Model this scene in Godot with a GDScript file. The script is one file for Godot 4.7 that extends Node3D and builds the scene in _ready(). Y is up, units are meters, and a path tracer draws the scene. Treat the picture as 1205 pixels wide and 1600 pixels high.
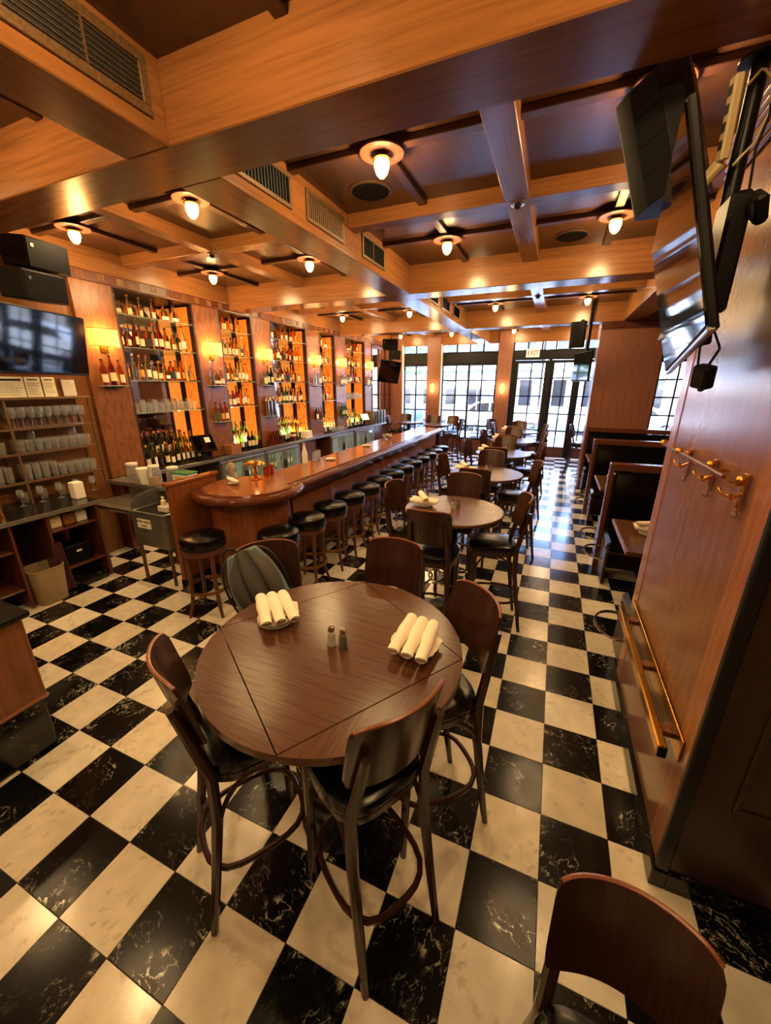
extends Node3D
# A wood-panelled corner bar: coffered ceiling, long bar with back-bar niches, high tables, booths and street windows.
# Units are metres, y is up; the floor's tile grid runs along x and z with 0.3 m tiles.

var MT := {}
var MC := {}
var TX := {}
var used := {}
var rng := RandomNumberGenerator.new()

# ------------------------------------------------------------------ mesh helpers
class M:
	var v := PackedVector3Array()
	var t := PackedInt32Array()
	func put(pv: PackedVector3Array, pt: PackedInt32Array, xf := Transform3D.IDENTITY) -> void:
		var n := v.size()
		var w := PackedVector3Array()
		for p in pv:
			w.append(xf * p)
		var vol := 0.0
		for i in range(0, pt.size(), 3):
			vol += w[pt[i]].dot(w[pt[i + 1]].cross(w[pt[i + 2]]))
		v.append_array(w)
		for i in range(0, pt.size(), 3):
			t.append(n + pt[i])
			if vol > 0.0:
				t.append(n + pt[i + 2]); t.append(n + pt[i + 1])
			else:
				t.append(n + pt[i + 1]); t.append(n + pt[i + 2])
	func box(c: Vector3, s: Vector3, bev := 0.0, b := Basis.IDENTITY) -> M:
		var xf := Transform3D(b, c)
		var h := s * 0.5
		var pv := PackedVector3Array()
		var pt := PackedInt32Array()
		if bev <= 0.0:
			for i in 8:
				pv.append(Vector3(h.x if i & 1 else -h.x, h.y if i & 2 else -h.y, h.z if i & 4 else -h.z))
			for q in [[0, 1, 3, 2], [4, 6, 7, 5], [0, 4, 5, 1], [2, 3, 7, 6], [0, 2, 6, 4], [1, 5, 7, 3]]:
				pt.append_array(PackedInt32Array([q[0], q[1], q[2], q[0], q[2], q[3]]))
			put(pv, pt, xf)
			return self
		bev = minf(bev, minf(h.x, minf(h.y, h.z)) * 0.95)
		for i in 8:
			var sg := Vector3(1 if i & 1 else -1, 1 if i & 2 else -1, 1 if i & 4 else -1)
			for a in 3:
				var p := h - Vector3(bev, bev, bev)
				p[a] = h[a]
				pv.append(p * sg)
		for a in 3:
			var u := (a + 1) % 3
			var w := (a + 2) % 3
			for s1 in 2:
				var q := []
				for k in [[0, 0], [1, 0], [1, 1], [0, 1]]:
					q.append(((s1 << a) | (k[0] << u) | (k[1] << w)) * 3 + a)
				if s1 == 0:
					q.reverse()
				pt.append_array(PackedInt32Array([q[0], q[1], q[2], q[0], q[2], q[3]]))
			for k in [[0, 0], [1, 0], [1, 1], [0, 1]]:
				var i0: int = (k[0] << u) | (k[1] << w)
				var i1: int = i0 | (1 << a)
				var e := [i0 * 3 + u, i1 * 3 + u, i1 * 3 + w, i0 * 3 + w]
				if k[0] != k[1]:
					e.reverse()
				e.reverse()
				pt.append_array(PackedInt32Array([e[0], e[1], e[2], e[0], e[2], e[3]]))
		for i in 8:
			var odd := ((i & 1) + ((i >> 1) & 1) + ((i >> 2) & 1)) % 2
			if odd:
				pt.append_array(PackedInt32Array([i * 3, i * 3 + 1, i * 3 + 2]))
			else:
				pt.append_array(PackedInt32Array([i * 3, i * 3 + 2, i * 3 + 1]))
		put(pv, pt, xf)
		return self
	func span(a: Vector3, b: Vector3, bev := 0.0) -> M:
		return box((a + b) * 0.5, (b - a).abs(), bev)
	func lathe(prof: Array, seg := 16, xf := Transform3D.IDENTITY, sx := 1.0, pw := 2.0) -> M:
		var pv := PackedVector3Array()
		var pt := PackedInt32Array()
		var ring := []
		for p in prof:
			var r: float = p[0]
			if r < 0.00001:
				ring.append([pv.size()])
				pv.append(Vector3(0, p[1], 0))
			else:
				var q := []
				for k in seg:
					var a := TAU * k / seg
					var c := cos(a)
					var s := sin(a)
					if pw != 2.0:
						var f := pow(pow(absf(c), pw) + pow(absf(s), pw), -1.0 / pw)
						c *= f; s *= f
					q.append(pv.size())
					pv.append(Vector3(r * c * sx, p[1], r * s))
				ring.append(q)
		for i in ring.size() - 1:
			var A: Array = ring[i]
			var B: Array = ring[i + 1]
			for k in seg:
				var n := (k + 1) % seg
				if A.size() > 1 and B.size() > 1:
					pt.append_array(PackedInt32Array([A[k], A[n], B[n], A[k], B[n], B[k]]))
				elif A.size() > 1:
					pt.append_array(PackedInt32Array([A[k], A[n], B[0]]))
				elif B.size() > 1:
					pt.append_array(PackedInt32Array([A[0], B[n], B[k]]))
		put(pv, pt, xf)
		return self
	func tube(pts: Array, r, seg := 8, closed := false, flat := 1.0) -> M:
		var n := pts.size()
		var pv := PackedVector3Array()
		var pt := PackedInt32Array()
		var up := Vector3.UP
		var prev := Vector3.ZERO
		for i in n:
			var a: Vector3 = pts[(i - 1 + n) % n] if closed or i > 0 else pts[i]
			var b: Vector3 = pts[(i + 1) % n] if closed or i < n - 1 else pts[i]
			var d := (b - a).normalized()
			if i == 0:
				up = Vector3.UP if absf(d.y) < 0.9 else Vector3.RIGHT
			var side := d.cross(up)
			if side.length() < 0.001:
				side = d.cross(Vector3.FORWARD)
			side = side.normalized()
			up = side.cross(d).normalized()
			var rr: float = r[i] if r is Array else r
			for k in seg:
				var an := TAU * (k + 0.5) / seg
				pv.append(pts[i] + side * cos(an) * rr + up * sin(an) * rr * flat)
		for i in (n if closed else n - 1):
			var j := (i + 1) % n
			for k in seg:
				var m := (k + 1) % seg
				pt.append_array(PackedInt32Array([i * seg + k, i * seg + m, j * seg + m, i * seg + k, j * seg + m, j * seg + k]))
		if not closed:
			var c0 := pv.size()
			pv.append(pts[0]); pv.append(pts[n - 1])
			for k in seg:
				var m := (k + 1) % seg
				pt.append_array(PackedInt32Array([c0, m, k, c0 + 1, (n - 1) * seg + k, (n - 1) * seg + m]))
		put(pv, pt)
		return self
	func prism(poly: Array, z0: float, z1: float, xf := Transform3D.IDENTITY) -> M:
		var pp := PackedVector2Array(poly)
		var n := pp.size()
		var pv := PackedVector3Array()
		var pt := PackedInt32Array()
		for z in [z0, z1]:
			for p in pp:
				pv.append(Vector3(p.x, p.y, z))
		var tr := Geometry2D.triangulate_polygon(pp)
		var cw := Geometry2D.is_polygon_clockwise(pp)
		for i in range(0, tr.size(), 3):
			var a := tr[i]; var b := tr[i + 1]; var c := tr[i + 2]
			var ccw := (pp[b] - pp[a]).cross(pp[c] - pp[a]) > 0.0
			if not ccw:
				var x := b; b = c; c = x
			pt.append_array(PackedInt32Array([n + a, n + b, n + c, a, c, b]))
		for i in n:
			var j := (i + 1) % n
			if cw:
				pt.append_array(PackedInt32Array([j, i, n + i, j, n + i, n + j]))
			else:
				pt.append_array(PackedInt32Array([i, j, n + j, i, n + j, n + i]))
		if z1 < z0:
			pass
		put(pv, pt, xf)
		return self
	func shell(front: Callable, back: Callable, nu: int, nv: int) -> M:
		# a closed thick sheet between two grids given for u and v from 0 to 1
		var pv := PackedVector3Array()
		var pt := PackedInt32Array()
		for f in [front, back]:
			for i in nu + 1:
				for j in nv + 1:
					pv.append(f.call(float(i) / nu, float(j) / nv))
		var o := (nu + 1) * (nv + 1)
		var w := nv + 1
		for i in nu:
			for j in nv:
				var a := i * w + j
				pt.append_array(PackedInt32Array([a, a + w, a + w + 1, a, a + w + 1, a + 1]))
				pt.append_array(PackedInt32Array([o + a, o + a + w + 1, o + a + w, o + a, o + a + 1, o + a + w + 1]))
		for i in nu:
			for j in [0, nv]:
				var a: int = i * w + j
				if j == 0:
					pt.append_array(PackedInt32Array([a, o + a, o + a + w, a, o + a + w, a + w]))
				else:
					pt.append_array(PackedInt32Array([a, a + w, o + a + w, a, o + a + w, o + a]))
		for j in nv:
			for i in [0, nu]:
				var a: int = i * w + j
				if i == 0:
					pt.append_array(PackedInt32Array([a, a + 1, o + a + 1, a, o + a + 1, o + a]))
				else:
					pt.append_array(PackedInt32Array([a, o + a, o + a + 1, a, o + a + 1, a + 1]))
		put(pv, pt)
		return self
	func mesh(crease := 38.0) -> ArrayMesh:
		var nf := t.size() / 3
		var fn := PackedVector3Array()
		fn.resize(nf)
		var at := []
		at.resize(v.size())
		for f in nf:
			var a := v[t[f * 3]]
			fn[f] = (v[t[f * 3 + 2]] - a).cross(v[t[f * 3 + 1]] - a)
			for k in 3:
				var i := t[f * 3 + k]
				if at[i] == null:
					at[i] = PackedInt32Array([f])
				else:
					at[i].append(f)
		var lim := cos(deg_to_rad(crease))
		var ov := PackedVector3Array()
		var on := PackedVector3Array()
		ov.resize(nf * 3)
		on.resize(nf * 3)
		var un := PackedVector3Array()
		un.resize(nf)
		for f in nf:
			un[f] = fn[f].normalized()
		for f in nf:
			for k in 3:
				var i := t[f * 3 + k]
				var s := Vector3.ZERO
				for g in at[i]:
					if un[f].dot(un[g]) > lim:
						s += fn[g]
				ov[f * 3 + k] = v[i]
				on[f * 3 + k] = s.normalized() if s.length() > 0.0 else Vector3.UP
		var arr := []
		arr.resize(Mesh.ARRAY_MAX)
		arr[Mesh.ARRAY_VERTEX] = ov
		arr[Mesh.ARRAY_NORMAL] = on
		var am := ArrayMesh.new()
		am.add_surface_from_arrays(Mesh.PRIMITIVE_TRIANGLES, arr)
		return am

func V(x: float, y: float, z: float) -> Vector3:
	return Vector3(x, y, z)

func numbered(called: String) -> String:
	var n: int = used.get(called, 0)
	used[called] = n + 1
	return called if n == 0 else "%s_%03d" % [called, n]

func part(parent: Node, called: String, m, mt: String, xf := Transform3D.IDENTITY, crease := 38.0) -> MeshInstance3D:
	var o := MeshInstance3D.new()
	o.name = called
	o.mesh = m.mesh(crease) if m is M else m
	o.material_override = MT[mt]
	parent.add_child(o, true)
	o.transform = xf
	return o

func bmesh(s: Vector3, bev := 0.0) -> ArrayMesh:
	var key := "b%.4f,%.4f,%.4f,%.4f" % [s.x, s.y, s.z, bev]
	if not MC.has(key):
		MC[key] = M.new().box(Vector3.ZERO, s, bev).mesh()
	return MC[key]

func bx(parent: Node, called: String, c: Vector3, s: Vector3, mt: String, bev := 0.003, rot := Vector3.ZERO) -> MeshInstance3D:
	return part(parent, called, bmesh(s, bev), mt, Transform3D(Basis.from_euler(rot), c))

func sp(parent: Node, called: String, a: Vector3, b: Vector3, mt: String, bev := 0.003) -> MeshInstance3D:
	return bx(parent, called, (a + b) * 0.5, (b - a).abs(), mt, bev)

func thing(called: String, label: String, category: String, at := Vector3.ZERO, turn := 0.0, group := "") -> Node3D:
	var o := Node3D.new()
	o.name = numbered(called)
	add_child(o)
	o.position = at
	o.rotation.y = turn
	tag(o, label, category, group)
	return o

func tag(o: Node, label: String, category: String, group := "") -> void:
	o.set_meta("label", label)
	o.set_meta("category", category)
	if group:
		o.set_meta("group", group)

func one(called: String, m, mt: String, label: String, category: String, group := "", xf := Transform3D.IDENTITY) -> MeshInstance3D:
	var o := part(self, numbered(called), m, mt, xf)
	tag(o, label, category, group)
	return o

func dup(src: Node3D, base: String, at: Vector3, turn: float, label: String, group := "") -> Node3D:
	var r: Node3D = src.duplicate()
	r.name = numbered(base)
	add_child(r)
	r.position = at
	r.rotation = Vector3(0, turn, 0)
	r.set_meta("label", label)
	if group:
		r.set_meta("group", group)
	return r

func setting(called: String) -> Node3D:
	var o := Node3D.new()
	o.name = called
	add_child(o)
	o.set_meta("kind", "structure")
	return o

func arc(c: Vector3, r: float, a0: float, a1: float, n: int, ax := Vector3.RIGHT, ay := Vector3.BACK) -> Array:
	var p := []
	for i in n + 1:
		var a := lerpf(a0, a1, float(i) / n)
		p.append(c + ax * cos(a) * r + ay * sin(a) * r)
	return p

func ring(c: Vector3, r: float, n: int) -> Array:
	var p := arc(c, r, 0, TAU, n)
	p.pop_back()
	return p

func bez(p0: Vector3, p1: Vector3, p2: Vector3, p3: Vector3, n: int) -> Array:
	var p := []
	for i in n + 1:
		p.append(p0.bezier_interpolate(p1, p2, p3, float(i) / n))
	return p

# ------------------------------------------------------------------ materials
func mat(called: String, c: Color, rough := 0.5, metal := 0.0, spec := 0.5) -> StandardMaterial3D:
	var m := StandardMaterial3D.new()
	m.resource_name = called
	m.albedo_color = c
	m.roughness = rough
	m.metallic = metal
	m.metallic_specular = spec
	MT[called] = m
	return m

func textured(called: String, c: Color, rough: float, tex: Texture2D, scale: Vector3, offset := Vector3.ZERO) -> StandardMaterial3D:
	var m := mat(called, c, rough)
	m.albedo_texture = tex
	m.uv1_triplanar = true
	m.uv1_scale = scale
	m.uv1_offset = offset
	m.uv1_triplanar_sharpness = 8.0
	return m

func glass(called: String, c: Color, alpha: float, rough := 0.02) -> StandardMaterial3D:
	var m := mat(called, Color(c.r, c.g, c.b, alpha), rough)
	m.transparency = BaseMaterial3D.TRANSPARENCY_ALPHA
	return m

func solid_glass(called: String, c: Color, alpha := 0.0, k := 0.05) -> StandardMaterial3D:
	var m := mat(called, Color(c.r, c.g, c.b, alpha), 0.03)
	m.transparency = BaseMaterial3D.TRANSPARENCY_ALPHA
	m.refraction_enabled = true
	m.refraction_scale = k
	return m

func glow(called: String, c: Color, e: float, base := Color(0.9, 0.85, 0.7)) -> StandardMaterial3D:
	var m := mat(called, base, 0.4)
	m.emission_enabled = true
	m.emission = c
	m.emission_energy_multiplier = e
	return m

func noise_tex(sd: int, freq: float, cols: Array, octaves := 4, kind := FastNoiseLite.TYPE_SIMPLEX_SMOOTH, ridged := false) -> NoiseTexture2D:
	var n := FastNoiseLite.new()
	n.seed = sd
	n.noise_type = kind
	n.frequency = freq
	n.fractal_octaves = octaves
	n.fractal_type = FastNoiseLite.FRACTAL_RIDGED if ridged else FastNoiseLite.FRACTAL_FBM
	var g := Gradient.new()
	var offs := PackedFloat32Array()
	var cc := PackedColorArray()
	for q in cols:
		offs.append(q[0])
		cc.append(q[1])
	g.offsets = offs
	g.colors = cc
	var t := NoiseTexture2D.new()
	t.width = 512
	t.height = 512
	t.seamless = true
	t.noise = n
	t.color_ramp = g
	return t

func grey(x: float) -> Color:
	return Color(x, x, x)

func marble(black: bool, sd: int) -> ImageTexture:
	var S := 640
	var im := Image.create(S, S, false, Image.FORMAT_RGB8)
	var n1 := FastNoiseLite.new()
	n1.seed = sd
	n1.frequency = 0.010
	n1.fractal_octaves = 3
	n1.domain_warp_enabled = true
	n1.domain_warp_amplitude = 38.0
	n1.domain_warp_frequency = 0.012
	var n2 := FastNoiseLite.new()
	n2.seed = sd + 5
	n2.frequency = 0.006
	n2.fractal_octaves = 2
	var n3 := FastNoiseLite.new()
	n3.seed = sd + 9
	n3.frequency = 0.028
	n3.fractal_octaves = 3
	n3.domain_warp_enabled = true
	n3.domain_warp_amplitude = 20.0
	for y in S:
		for x in S:
			var u := x * 0.9 + y * 0.45
			var w := y * 0.62 - x * 0.30
			if black:
				var r1 := 1.0 - absf(n1.get_noise_2d(u * 0.7, w * 2.1))
				var r3 := 1.0 - absf(n3.get_noise_2d(u * 0.6, w * 1.7))
				var mask := smoothstep(-0.12, 0.28, n2.get_noise_2d(x, y))
				var vein := smoothstep(0.962, 0.996, r1) * (0.18 + 0.8 * mask) + smoothstep(0.958, 0.992, r3) * 0.85 * mask
				var c := 0.045 + 0.012 * n3.get_noise_2d(y, x)
				vein = clampf(vein, 0, 1)
				im.set_pixel(x, y, Color(c + 0.66 * vein, c + 0.64 * vein, c + 0.57 * vein))
			else:
				var a := n1.get_noise_2d(u * 1.3, w * 2.6)
				var b := smoothstep(0.10, 0.55, n3.get_noise_2d(u * 0.8, w * 1.6)) * smoothstep(-0.1, 0.4, n2.get_noise_2d(x, y))
				var streak := smoothstep(0.93, 0.995, 1.0 - absf(a)) * 0.45
				var k := clampf(b * 0.45 + streak * (0.25 + b), 0.0, 0.75)
				var c := Color(0.90, 0.865, 0.79).lerp(Color(0.62, 0.58, 0.50), k * 0.75)
				im.set_pixel(x, y, c * (0.97 + 0.05 * n2.get_noise_2d(y * 2.0, x * 2.0)))
	return ImageTexture.create_from_image(im)

func branches(sd: int, many: int) -> ImageTexture:
	# a cream panel printed with bare branches
	var W := 96
	var H := 128
	var im := Image.create(W, H, false, Image.FORMAT_RGB8)
	var n := FastNoiseLite.new()
	n.seed = sd
	n.frequency = 0.03
	for y in H:
		for x in W:
			var k := 0.5 + 0.5 * n.get_noise_2d(x, y)
			im.set_pixel(x, y, Color(1.0, 0.62, 0.20).lerp(Color(0.92, 0.44, 0.09), k))
	var r := RandomNumberGenerator.new()
	r.seed = sd
	for i in many:
		var p := Vector2(r.randf_range(10, W - 10), H - 1.0)
		var d := Vector2(r.randf_range(-0.5, 0.5), -1.0).normalized()
		var w := 3.0
		while p.y > 4 and p.x > 2 and p.x < W - 3 and w > 0.6:
			for yy in range(int(-w), int(w) + 1):
				for xx in range(int(-w), int(w) + 1):
					var q := Vector2i(int(p.x) + xx, int(p.y) + yy)
					if xx * xx + yy * yy <= w * w and q.x >= 0 and q.x < W and q.y >= 0 and q.y < H:
						im.set_pixel(q.x, q.y, Color(0.36, 0.13, 0.04))
			p += d
			d = d.rotated(r.randf_range(-0.22, 0.22))
			w *= 0.988
	return ImageTexture.create_from_image(im)

func notice(sd: int, head: bool) -> ImageTexture:
	# a printed page: a dark heading strip and lines of small type
	var im := Image.create(128, 168, false, Image.FORMAT_RGB8)
	im.fill(Color(0.93, 0.92, 0.80))
	var r := RandomNumberGenerator.new()
	r.seed = sd
	if head:
		im.fill_rect(Rect2i(8, 14, 112, 18), Color(0.1, 0.1, 0.1))
	else:
		im.fill_rect(Rect2i(20, 16, 88, 9), Color(0.12, 0.12, 0.12))
	var y := 42
	while y < 150:
		var x := 10
		var last := r.randi_range(84, 118)
		while x < last:
			var w := r.randi_range(3, 11)
			im.fill_rect(Rect2i(x, y, w, 3), Color(0.32, 0.32, 0.30))
			x += w + 3
		y += 8 if r.randf() < 0.8 else 14
	return ImageTexture.create_from_image(im)

func make_materials() -> void:
	var grain := noise_tex(11, 0.02, [[0.0, grey(0.76)], [0.45, grey(0.90)], [0.62, grey(0.95)], [1.0, grey(1.0)]], 5)
	var mottled := noise_tex(17, 0.016, [[0.0, grey(0.82)], [0.4, grey(0.92)], [0.7, grey(0.97)], [1.0, grey(1.0)]], 5)
	var figure := noise_tex(23, 0.012, [[0.0, grey(0.74)], [0.5, grey(0.92)], [1.0, grey(1.0)]], 5)
	var soft := noise_tex(61, 0.012, [[0.0, grey(0.87)], [0.5, grey(0.95)], [1.0, grey(1.0)]], 4)
	var fine := noise_tex(31, 0.05, [[0.0, grey(0.62)], [0.5, grey(0.86)], [1.0, grey(1.0)]], 3)
	TX.fine = fine
	var along := {"x": V(0.16, 4.2, 4.2), "y": V(4.2, 0.16, 4.2), "z": V(4.2, 4.2, 0.16)}
	for a in along:
		var s: Vector3 = along[a]
		textured("beam_" + a, Color(0.525, 0.338, 0.185), 0.2, mottled, s)
		textured("panel_" + a, Color(0.53, 0.335, 0.20), 0.22, mottled, s * 0.8)
		textured("dark_" + a, Color(0.38, 0.205, 0.135), 0.25, grain, s * 1.4)
		textured("darker_" + a, Color(0.21, 0.115, 0.08), 0.3, grain, s)
		textured("bar_" + a, Color(0.53, 0.295, 0.155), 0.15, mottled, s * 1.1)
		textured("table_" + a, Color(0.36, 0.225, 0.15), 0.22, grain, s * 2.2, V(0.3, 0.7, 0.1))
	textured("ceiling_panel", Color(0.29, 0.185, 0.125), 0.2, soft, V(0.9, 1, 0.4))
	textured("batten_x", Color(0.27, 0.16, 0.10), 0.3, grain, V(0.4, 4, 4))
	textured("batten_z", Color(0.27, 0.16, 0.10), 0.3, grain, V(4, 4, 0.4))
	textured("pier_veneer", Color(0.49, 0.33, 0.235), 0.2, soft, V(2.4, 0.5, 2.4))
	textured("pier_border", Color(0.58, 0.375, 0.24), 0.2, mottled, V(3, 0.3, 3))
	textured("column_pink", Color(0.53, 0.35, 0.29), 0.25, soft, V(2.6, 0.25, 2.6))
	textured("burl", Color(0.53, 0.335, 0.205), 0.22, figure, V(1.5, 0.8, 2.6))
	textured("chair_wood", Color(0.225, 0.128, 0.093), 0.22, mottled, V(6, 0.6, 6))
	textured("chair_edge", Color(0.62, 0.36, 0.23), 0.3, fine, V(5, 5, 5))
	textured("stool_wood", Color(0.38, 0.22, 0.14), 0.28, mottled, V(5, 0.8, 5))
	textured("plaster_dark", Color(0.30, 0.17, 0.10), 0.6, fine, V(0.6, 0.6, 0.6))
	mat("black_vinyl", Color(0.028, 0.028, 0.032), 0.2)
	mat("black_paint", Color(0.04, 0.04, 0.045), 0.35)
	mat("black_plastic", Color(0.045, 0.045, 0.05), 0.45, 0.0, 0.25)
	mat("black_metal", Color(0.045, 0.045, 0.05), 0.35, 0.2, 0.3)
	mat("grille_cloth", Color(0.06, 0.06, 0.065), 0.7, 0.0, 0.2)
	mat("screen_black", Color(0.012, 0.013, 0.016), 0.05)
	mat("chrome", Color(0.78, 0.77, 0.74), 0.12, 1.0)
	textured("steel", Color(0.70, 0.69, 0.66), 0.3, soft, V(1, 1, 8)).metallic = 0.85
	mat("brass", Color(0.85, 0.60, 0.22), 0.2, 1.0)
	mat("dull_brass", Color(0.55, 0.40, 0.18), 0.38, 0.9)
	textured("worn_brass", Color(0.86, 0.62, 0.22), 0.22, fine, V(3, 3, 3)).metallic = 1.0
	mat("copper", Color(0.80, 0.43, 0.28), 0.22, 1.0)
	textured("vent_metal", Color(0.46, 0.34, 0.21), 0.45, fine, V(2, 2, 2)).metallic = 0.3
	mat("window_frame", Color(0.09, 0.10, 0.125), 0.4, 0.0, 0.3)
	glass("pane", Color(0.95, 0.98, 1.0), 0.04)
	solid_glass("thin_glass", Color(0.98, 0.99, 0.985), 0.10)
	glass("shelf_glass", Color(0.72, 0.90, 0.84), 0.25)
	mat("mirror", Color(0.80, 0.80, 0.78), 0.03, 1.0)
	mat("paper_white", Color(0.90, 0.88, 0.82), 0.8)
	mat("linen", Color(0.93, 0.875, 0.78), 0.9)
	mat("china", Color(0.86, 0.83, 0.76), 0.15)
	mat("stone_top", Color(0.10, 0.10, 0.095), 0.2)
	mat("grout", Color(0.16, 0.14, 0.12), 0.8)
	mat("beige_plastic", Color(0.58, 0.50, 0.37), 0.6)
	mat("red_cloth", Color(0.24, 0.055, 0.06), 0.85)
	mat("white_plastic", Color(0.86, 0.85, 0.81), 0.4)
	mat("green_plastic", Color(0.06, 0.42, 0.19), 0.4)
	mat("ivory_cable", Color(0.62, 0.55, 0.40), 0.5)
	mat("sign_black", Color(0.03, 0.03, 0.03), 0.7)
	mat("lemon", Color(0.85, 0.62, 0.10), 0.5)
	mat("lime", Color(0.25, 0.42, 0.08), 0.5)
	textured("backpack_cloth", Color(0.31, 0.285, 0.26), 0.9, fine, V(9, 9, 9))
	textured("backpack_side", Color(0.46, 0.52, 0.53), 0.9, fine, V(9, 9, 9))
	mat("strap_black", Color(0.035, 0.035, 0.04), 0.7)
	glow("bulb", Color(1.0, 0.78, 0.45), 14.0)
	glow("shade", Color(1.0, 0.64, 0.25), 1.7, Color(0.95, 0.82, 0.55))
	glow("oval_glow", Color(1.0, 0.70, 0.30), 2.6)
	mat("nosing", Color(0.33, 0.155, 0.09), 0.13)
	glow("exit_lit", Color(1.0, 0.94, 0.82), 0.6, Color(0.9, 0.9, 0.85))
	mat("exit_red", Color(0.75, 0.10, 0.05), 0.5)
	glow("led_light", Color(1.0, 0.86, 0.55), 2.4)
	glow("cooler_light", Color(0.75, 1.0, 0.86), 0.9)
	for i in 4:
		var m := mat("light_panel_%d" % i, Color(0.9, 0.62, 0.3), 0.5)
		m.albedo_texture = branches(40 + i, [0, 2, 3, 1][i])
		m.uv1_triplanar = true
		m.uv1_scale = V(3.4, 2.6, 3.4)
		m.uv1_offset = V(0.5, 0.5, 0.5)
		m.emission_enabled = true
		m.emission = Color(1, 1, 1)
		m.emission_operator = BaseMaterial3D.EMISSION_OP_MULTIPLY
		m.emission_texture = m.albedo_texture
		m.emission_energy_multiplier = 0.75
	var mw := [marble(false, 3), marble(false, 57)]
	var mb := [marble(true, 7), marble(true, 91)]
	TX.mb = mb[0]
	for i in 8:
		var off := V(0.13 + 0.27 * i, 0.4, 0.31 * i + 0.07 * i * i)
		textured("white_marble_%d" % i, [Color(1, 1, 1), Color(0.97, 0.96, 0.95), Color(0.94, 0.92, 0.89), Color(1, 0.98, 0.95)][i % 4], 0.17, mw[i % 2], V(0.9, 0.9, 0.9), off)
		textured("black_marble_%d" % i, Color(1, 1, 1), 0.15, mb[i % 2], V(0.8, 0.8, 0.8), off)
	textured("marble_base", Color(0.9, 0.9, 0.9), 0.2, mb[0], V(1.1, 1.1, 1.1))
	for i in 3:
		var m := mat("notice_%d" % i, Color(1, 1, 1), 0.8)
		m.albedo_texture = notice(70 + i, i == 0)
	# bottles
	solid_glass("glass_amber", Color(0.93, 0.58, 0.22))
	solid_glass("glass_dark_red", Color(0.72, 0.26, 0.14))
	solid_glass("glass_green", Color(0.36, 0.62, 0.26))
	solid_glass("glass_yellow", Color(0.96, 0.90, 0.36))
	solid_glass("glass_honey", Color(0.97, 0.80, 0.50))
	solid_glass("glass_clear", Color(0.93, 0.96, 0.94))
	mat("glass_black", Color(0.015, 0.018, 0.016), 0.08)
	for q in [["cream", Color(0.88, 0.80, 0.62)], ["white", Color(0.90, 0.89, 0.85)], ["gold", Color(0.78, 0.56, 0.20)], ["black", Color(0.06, 0.06, 0.06)], ["red", Color(0.60, 0.10, 0.07)], ["green", Color(0.10, 0.32, 0.16)], ["blue", Color(0.18, 0.30, 0.48)], ["wood", Color(0.55, 0.34, 0.18)]]:
		mat("tone_" + q[0], q[1], 0.55)
	# street
	textured("pavement", Color(0.62, 0.60, 0.57), 0.9, fine, V(0.3, 0.3, 0.3))
	textured("asphalt", Color(0.32, 0.32, 0.33), 0.9, fine, V(0.4, 0.4, 0.4))
	textured("facade_grey", Color(0.50, 0.54, 0.60), 0.8, fine, V(0.2, 0.2, 0.2))
	textured("facade_white", Color(0.88, 0.87, 0.84), 0.8, fine, V(0.2, 0.2, 0.2))
	textured("leaf", Color(0.20, 0.42, 0.10), 0.7, fine, V(5, 5, 5))
	mat("bloom_pink", Color(0.88, 0.35, 0.48), 0.7)
	mat("bloom_white", Color(0.92, 0.88, 0.86), 0.7)
	mat("car_white", Color(0.88, 0.88, 0.88), 0.25)
	mat("car_blue", Color(0.22, 0.36, 0.55), 0.25)
	mat("car_glass", Color(0.05, 0.07, 0.09), 0.1)
	mat("canvas_white", Color(0.92, 0.91, 0.88), 0.9)
	mat("rattan", Color(0.72, 0.66, 0.55), 0.7)
	mat("terracotta", Color(0.42, 0.33, 0.27), 0.8)
	glass("door_glass", Color(0.9, 0.97, 0.95), 0.08)
	mat("frosted", Color(0.80, 0.86, 0.90), 0.45)

# ------------------------------------------------------------------ scene
func _ready() -> void:
	rng.seed = 7
	var cam := Camera3D.new()
	cam.name = "camera"
	add_child(cam)
	cam.position = V(1.91055, 2.07033, 0.38151)
	cam.rotation = V(-0.3184, 0.4, 0.0007)
	cam.fov = rad_to_deg(2.0 * atan(800.0 / 603.2))
	cam.near = 0.02
	cam.far = 200.0
	cam.current = true
	var sky := ProceduralSkyMaterial.new()
	sky.sky_top_color = Color(0.42, 0.62, 0.92)
	sky.sky_horizon_color = Color(0.86, 0.92, 1.0)
	sky.ground_bottom_color = Color(0.5, 0.5, 0.5)
	sky.ground_horizon_color = Color(0.8, 0.84, 0.9)
	var env := Environment.new()
	env.background_mode = Environment.BG_SKY
	env.sky = Sky.new()
	env.sky.sky_material = sky
	env.background_energy_multiplier = 34.0
	env.tonemap_mode = Environment.TONE_MAPPER_LINEAR
	env.tonemap_exposure = 1.0
	env.sdfgi_enabled = true
	env.ssao_enabled = true
	env.ssil_enabled = true
	var we := WorldEnvironment.new()
	we.name = "world_environment"
	we.environment = env
	add_child(we)
	var sun := DirectionalLight3D.new()
	sun.name = "sun"
	add_child(sun)
	sun.rotation_degrees = V(-50, -28, 0)
	sun.light_energy = 10.0
	sun.light_color = Color(1.0, 0.96, 0.88)
	sun.shadow_enabled = true
	sun.light_angular_distance = 0.6
	make_materials()
	build_floor()
	build_walls()
	build_ceiling()
	build_backbar()
	build_bar()
	build_left_station()
	build_furniture()
	build_right_side()
	build_street()

const LAMP_E := 1.2
const WARM := Color(1.0, 0.83, 0.58)

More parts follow.
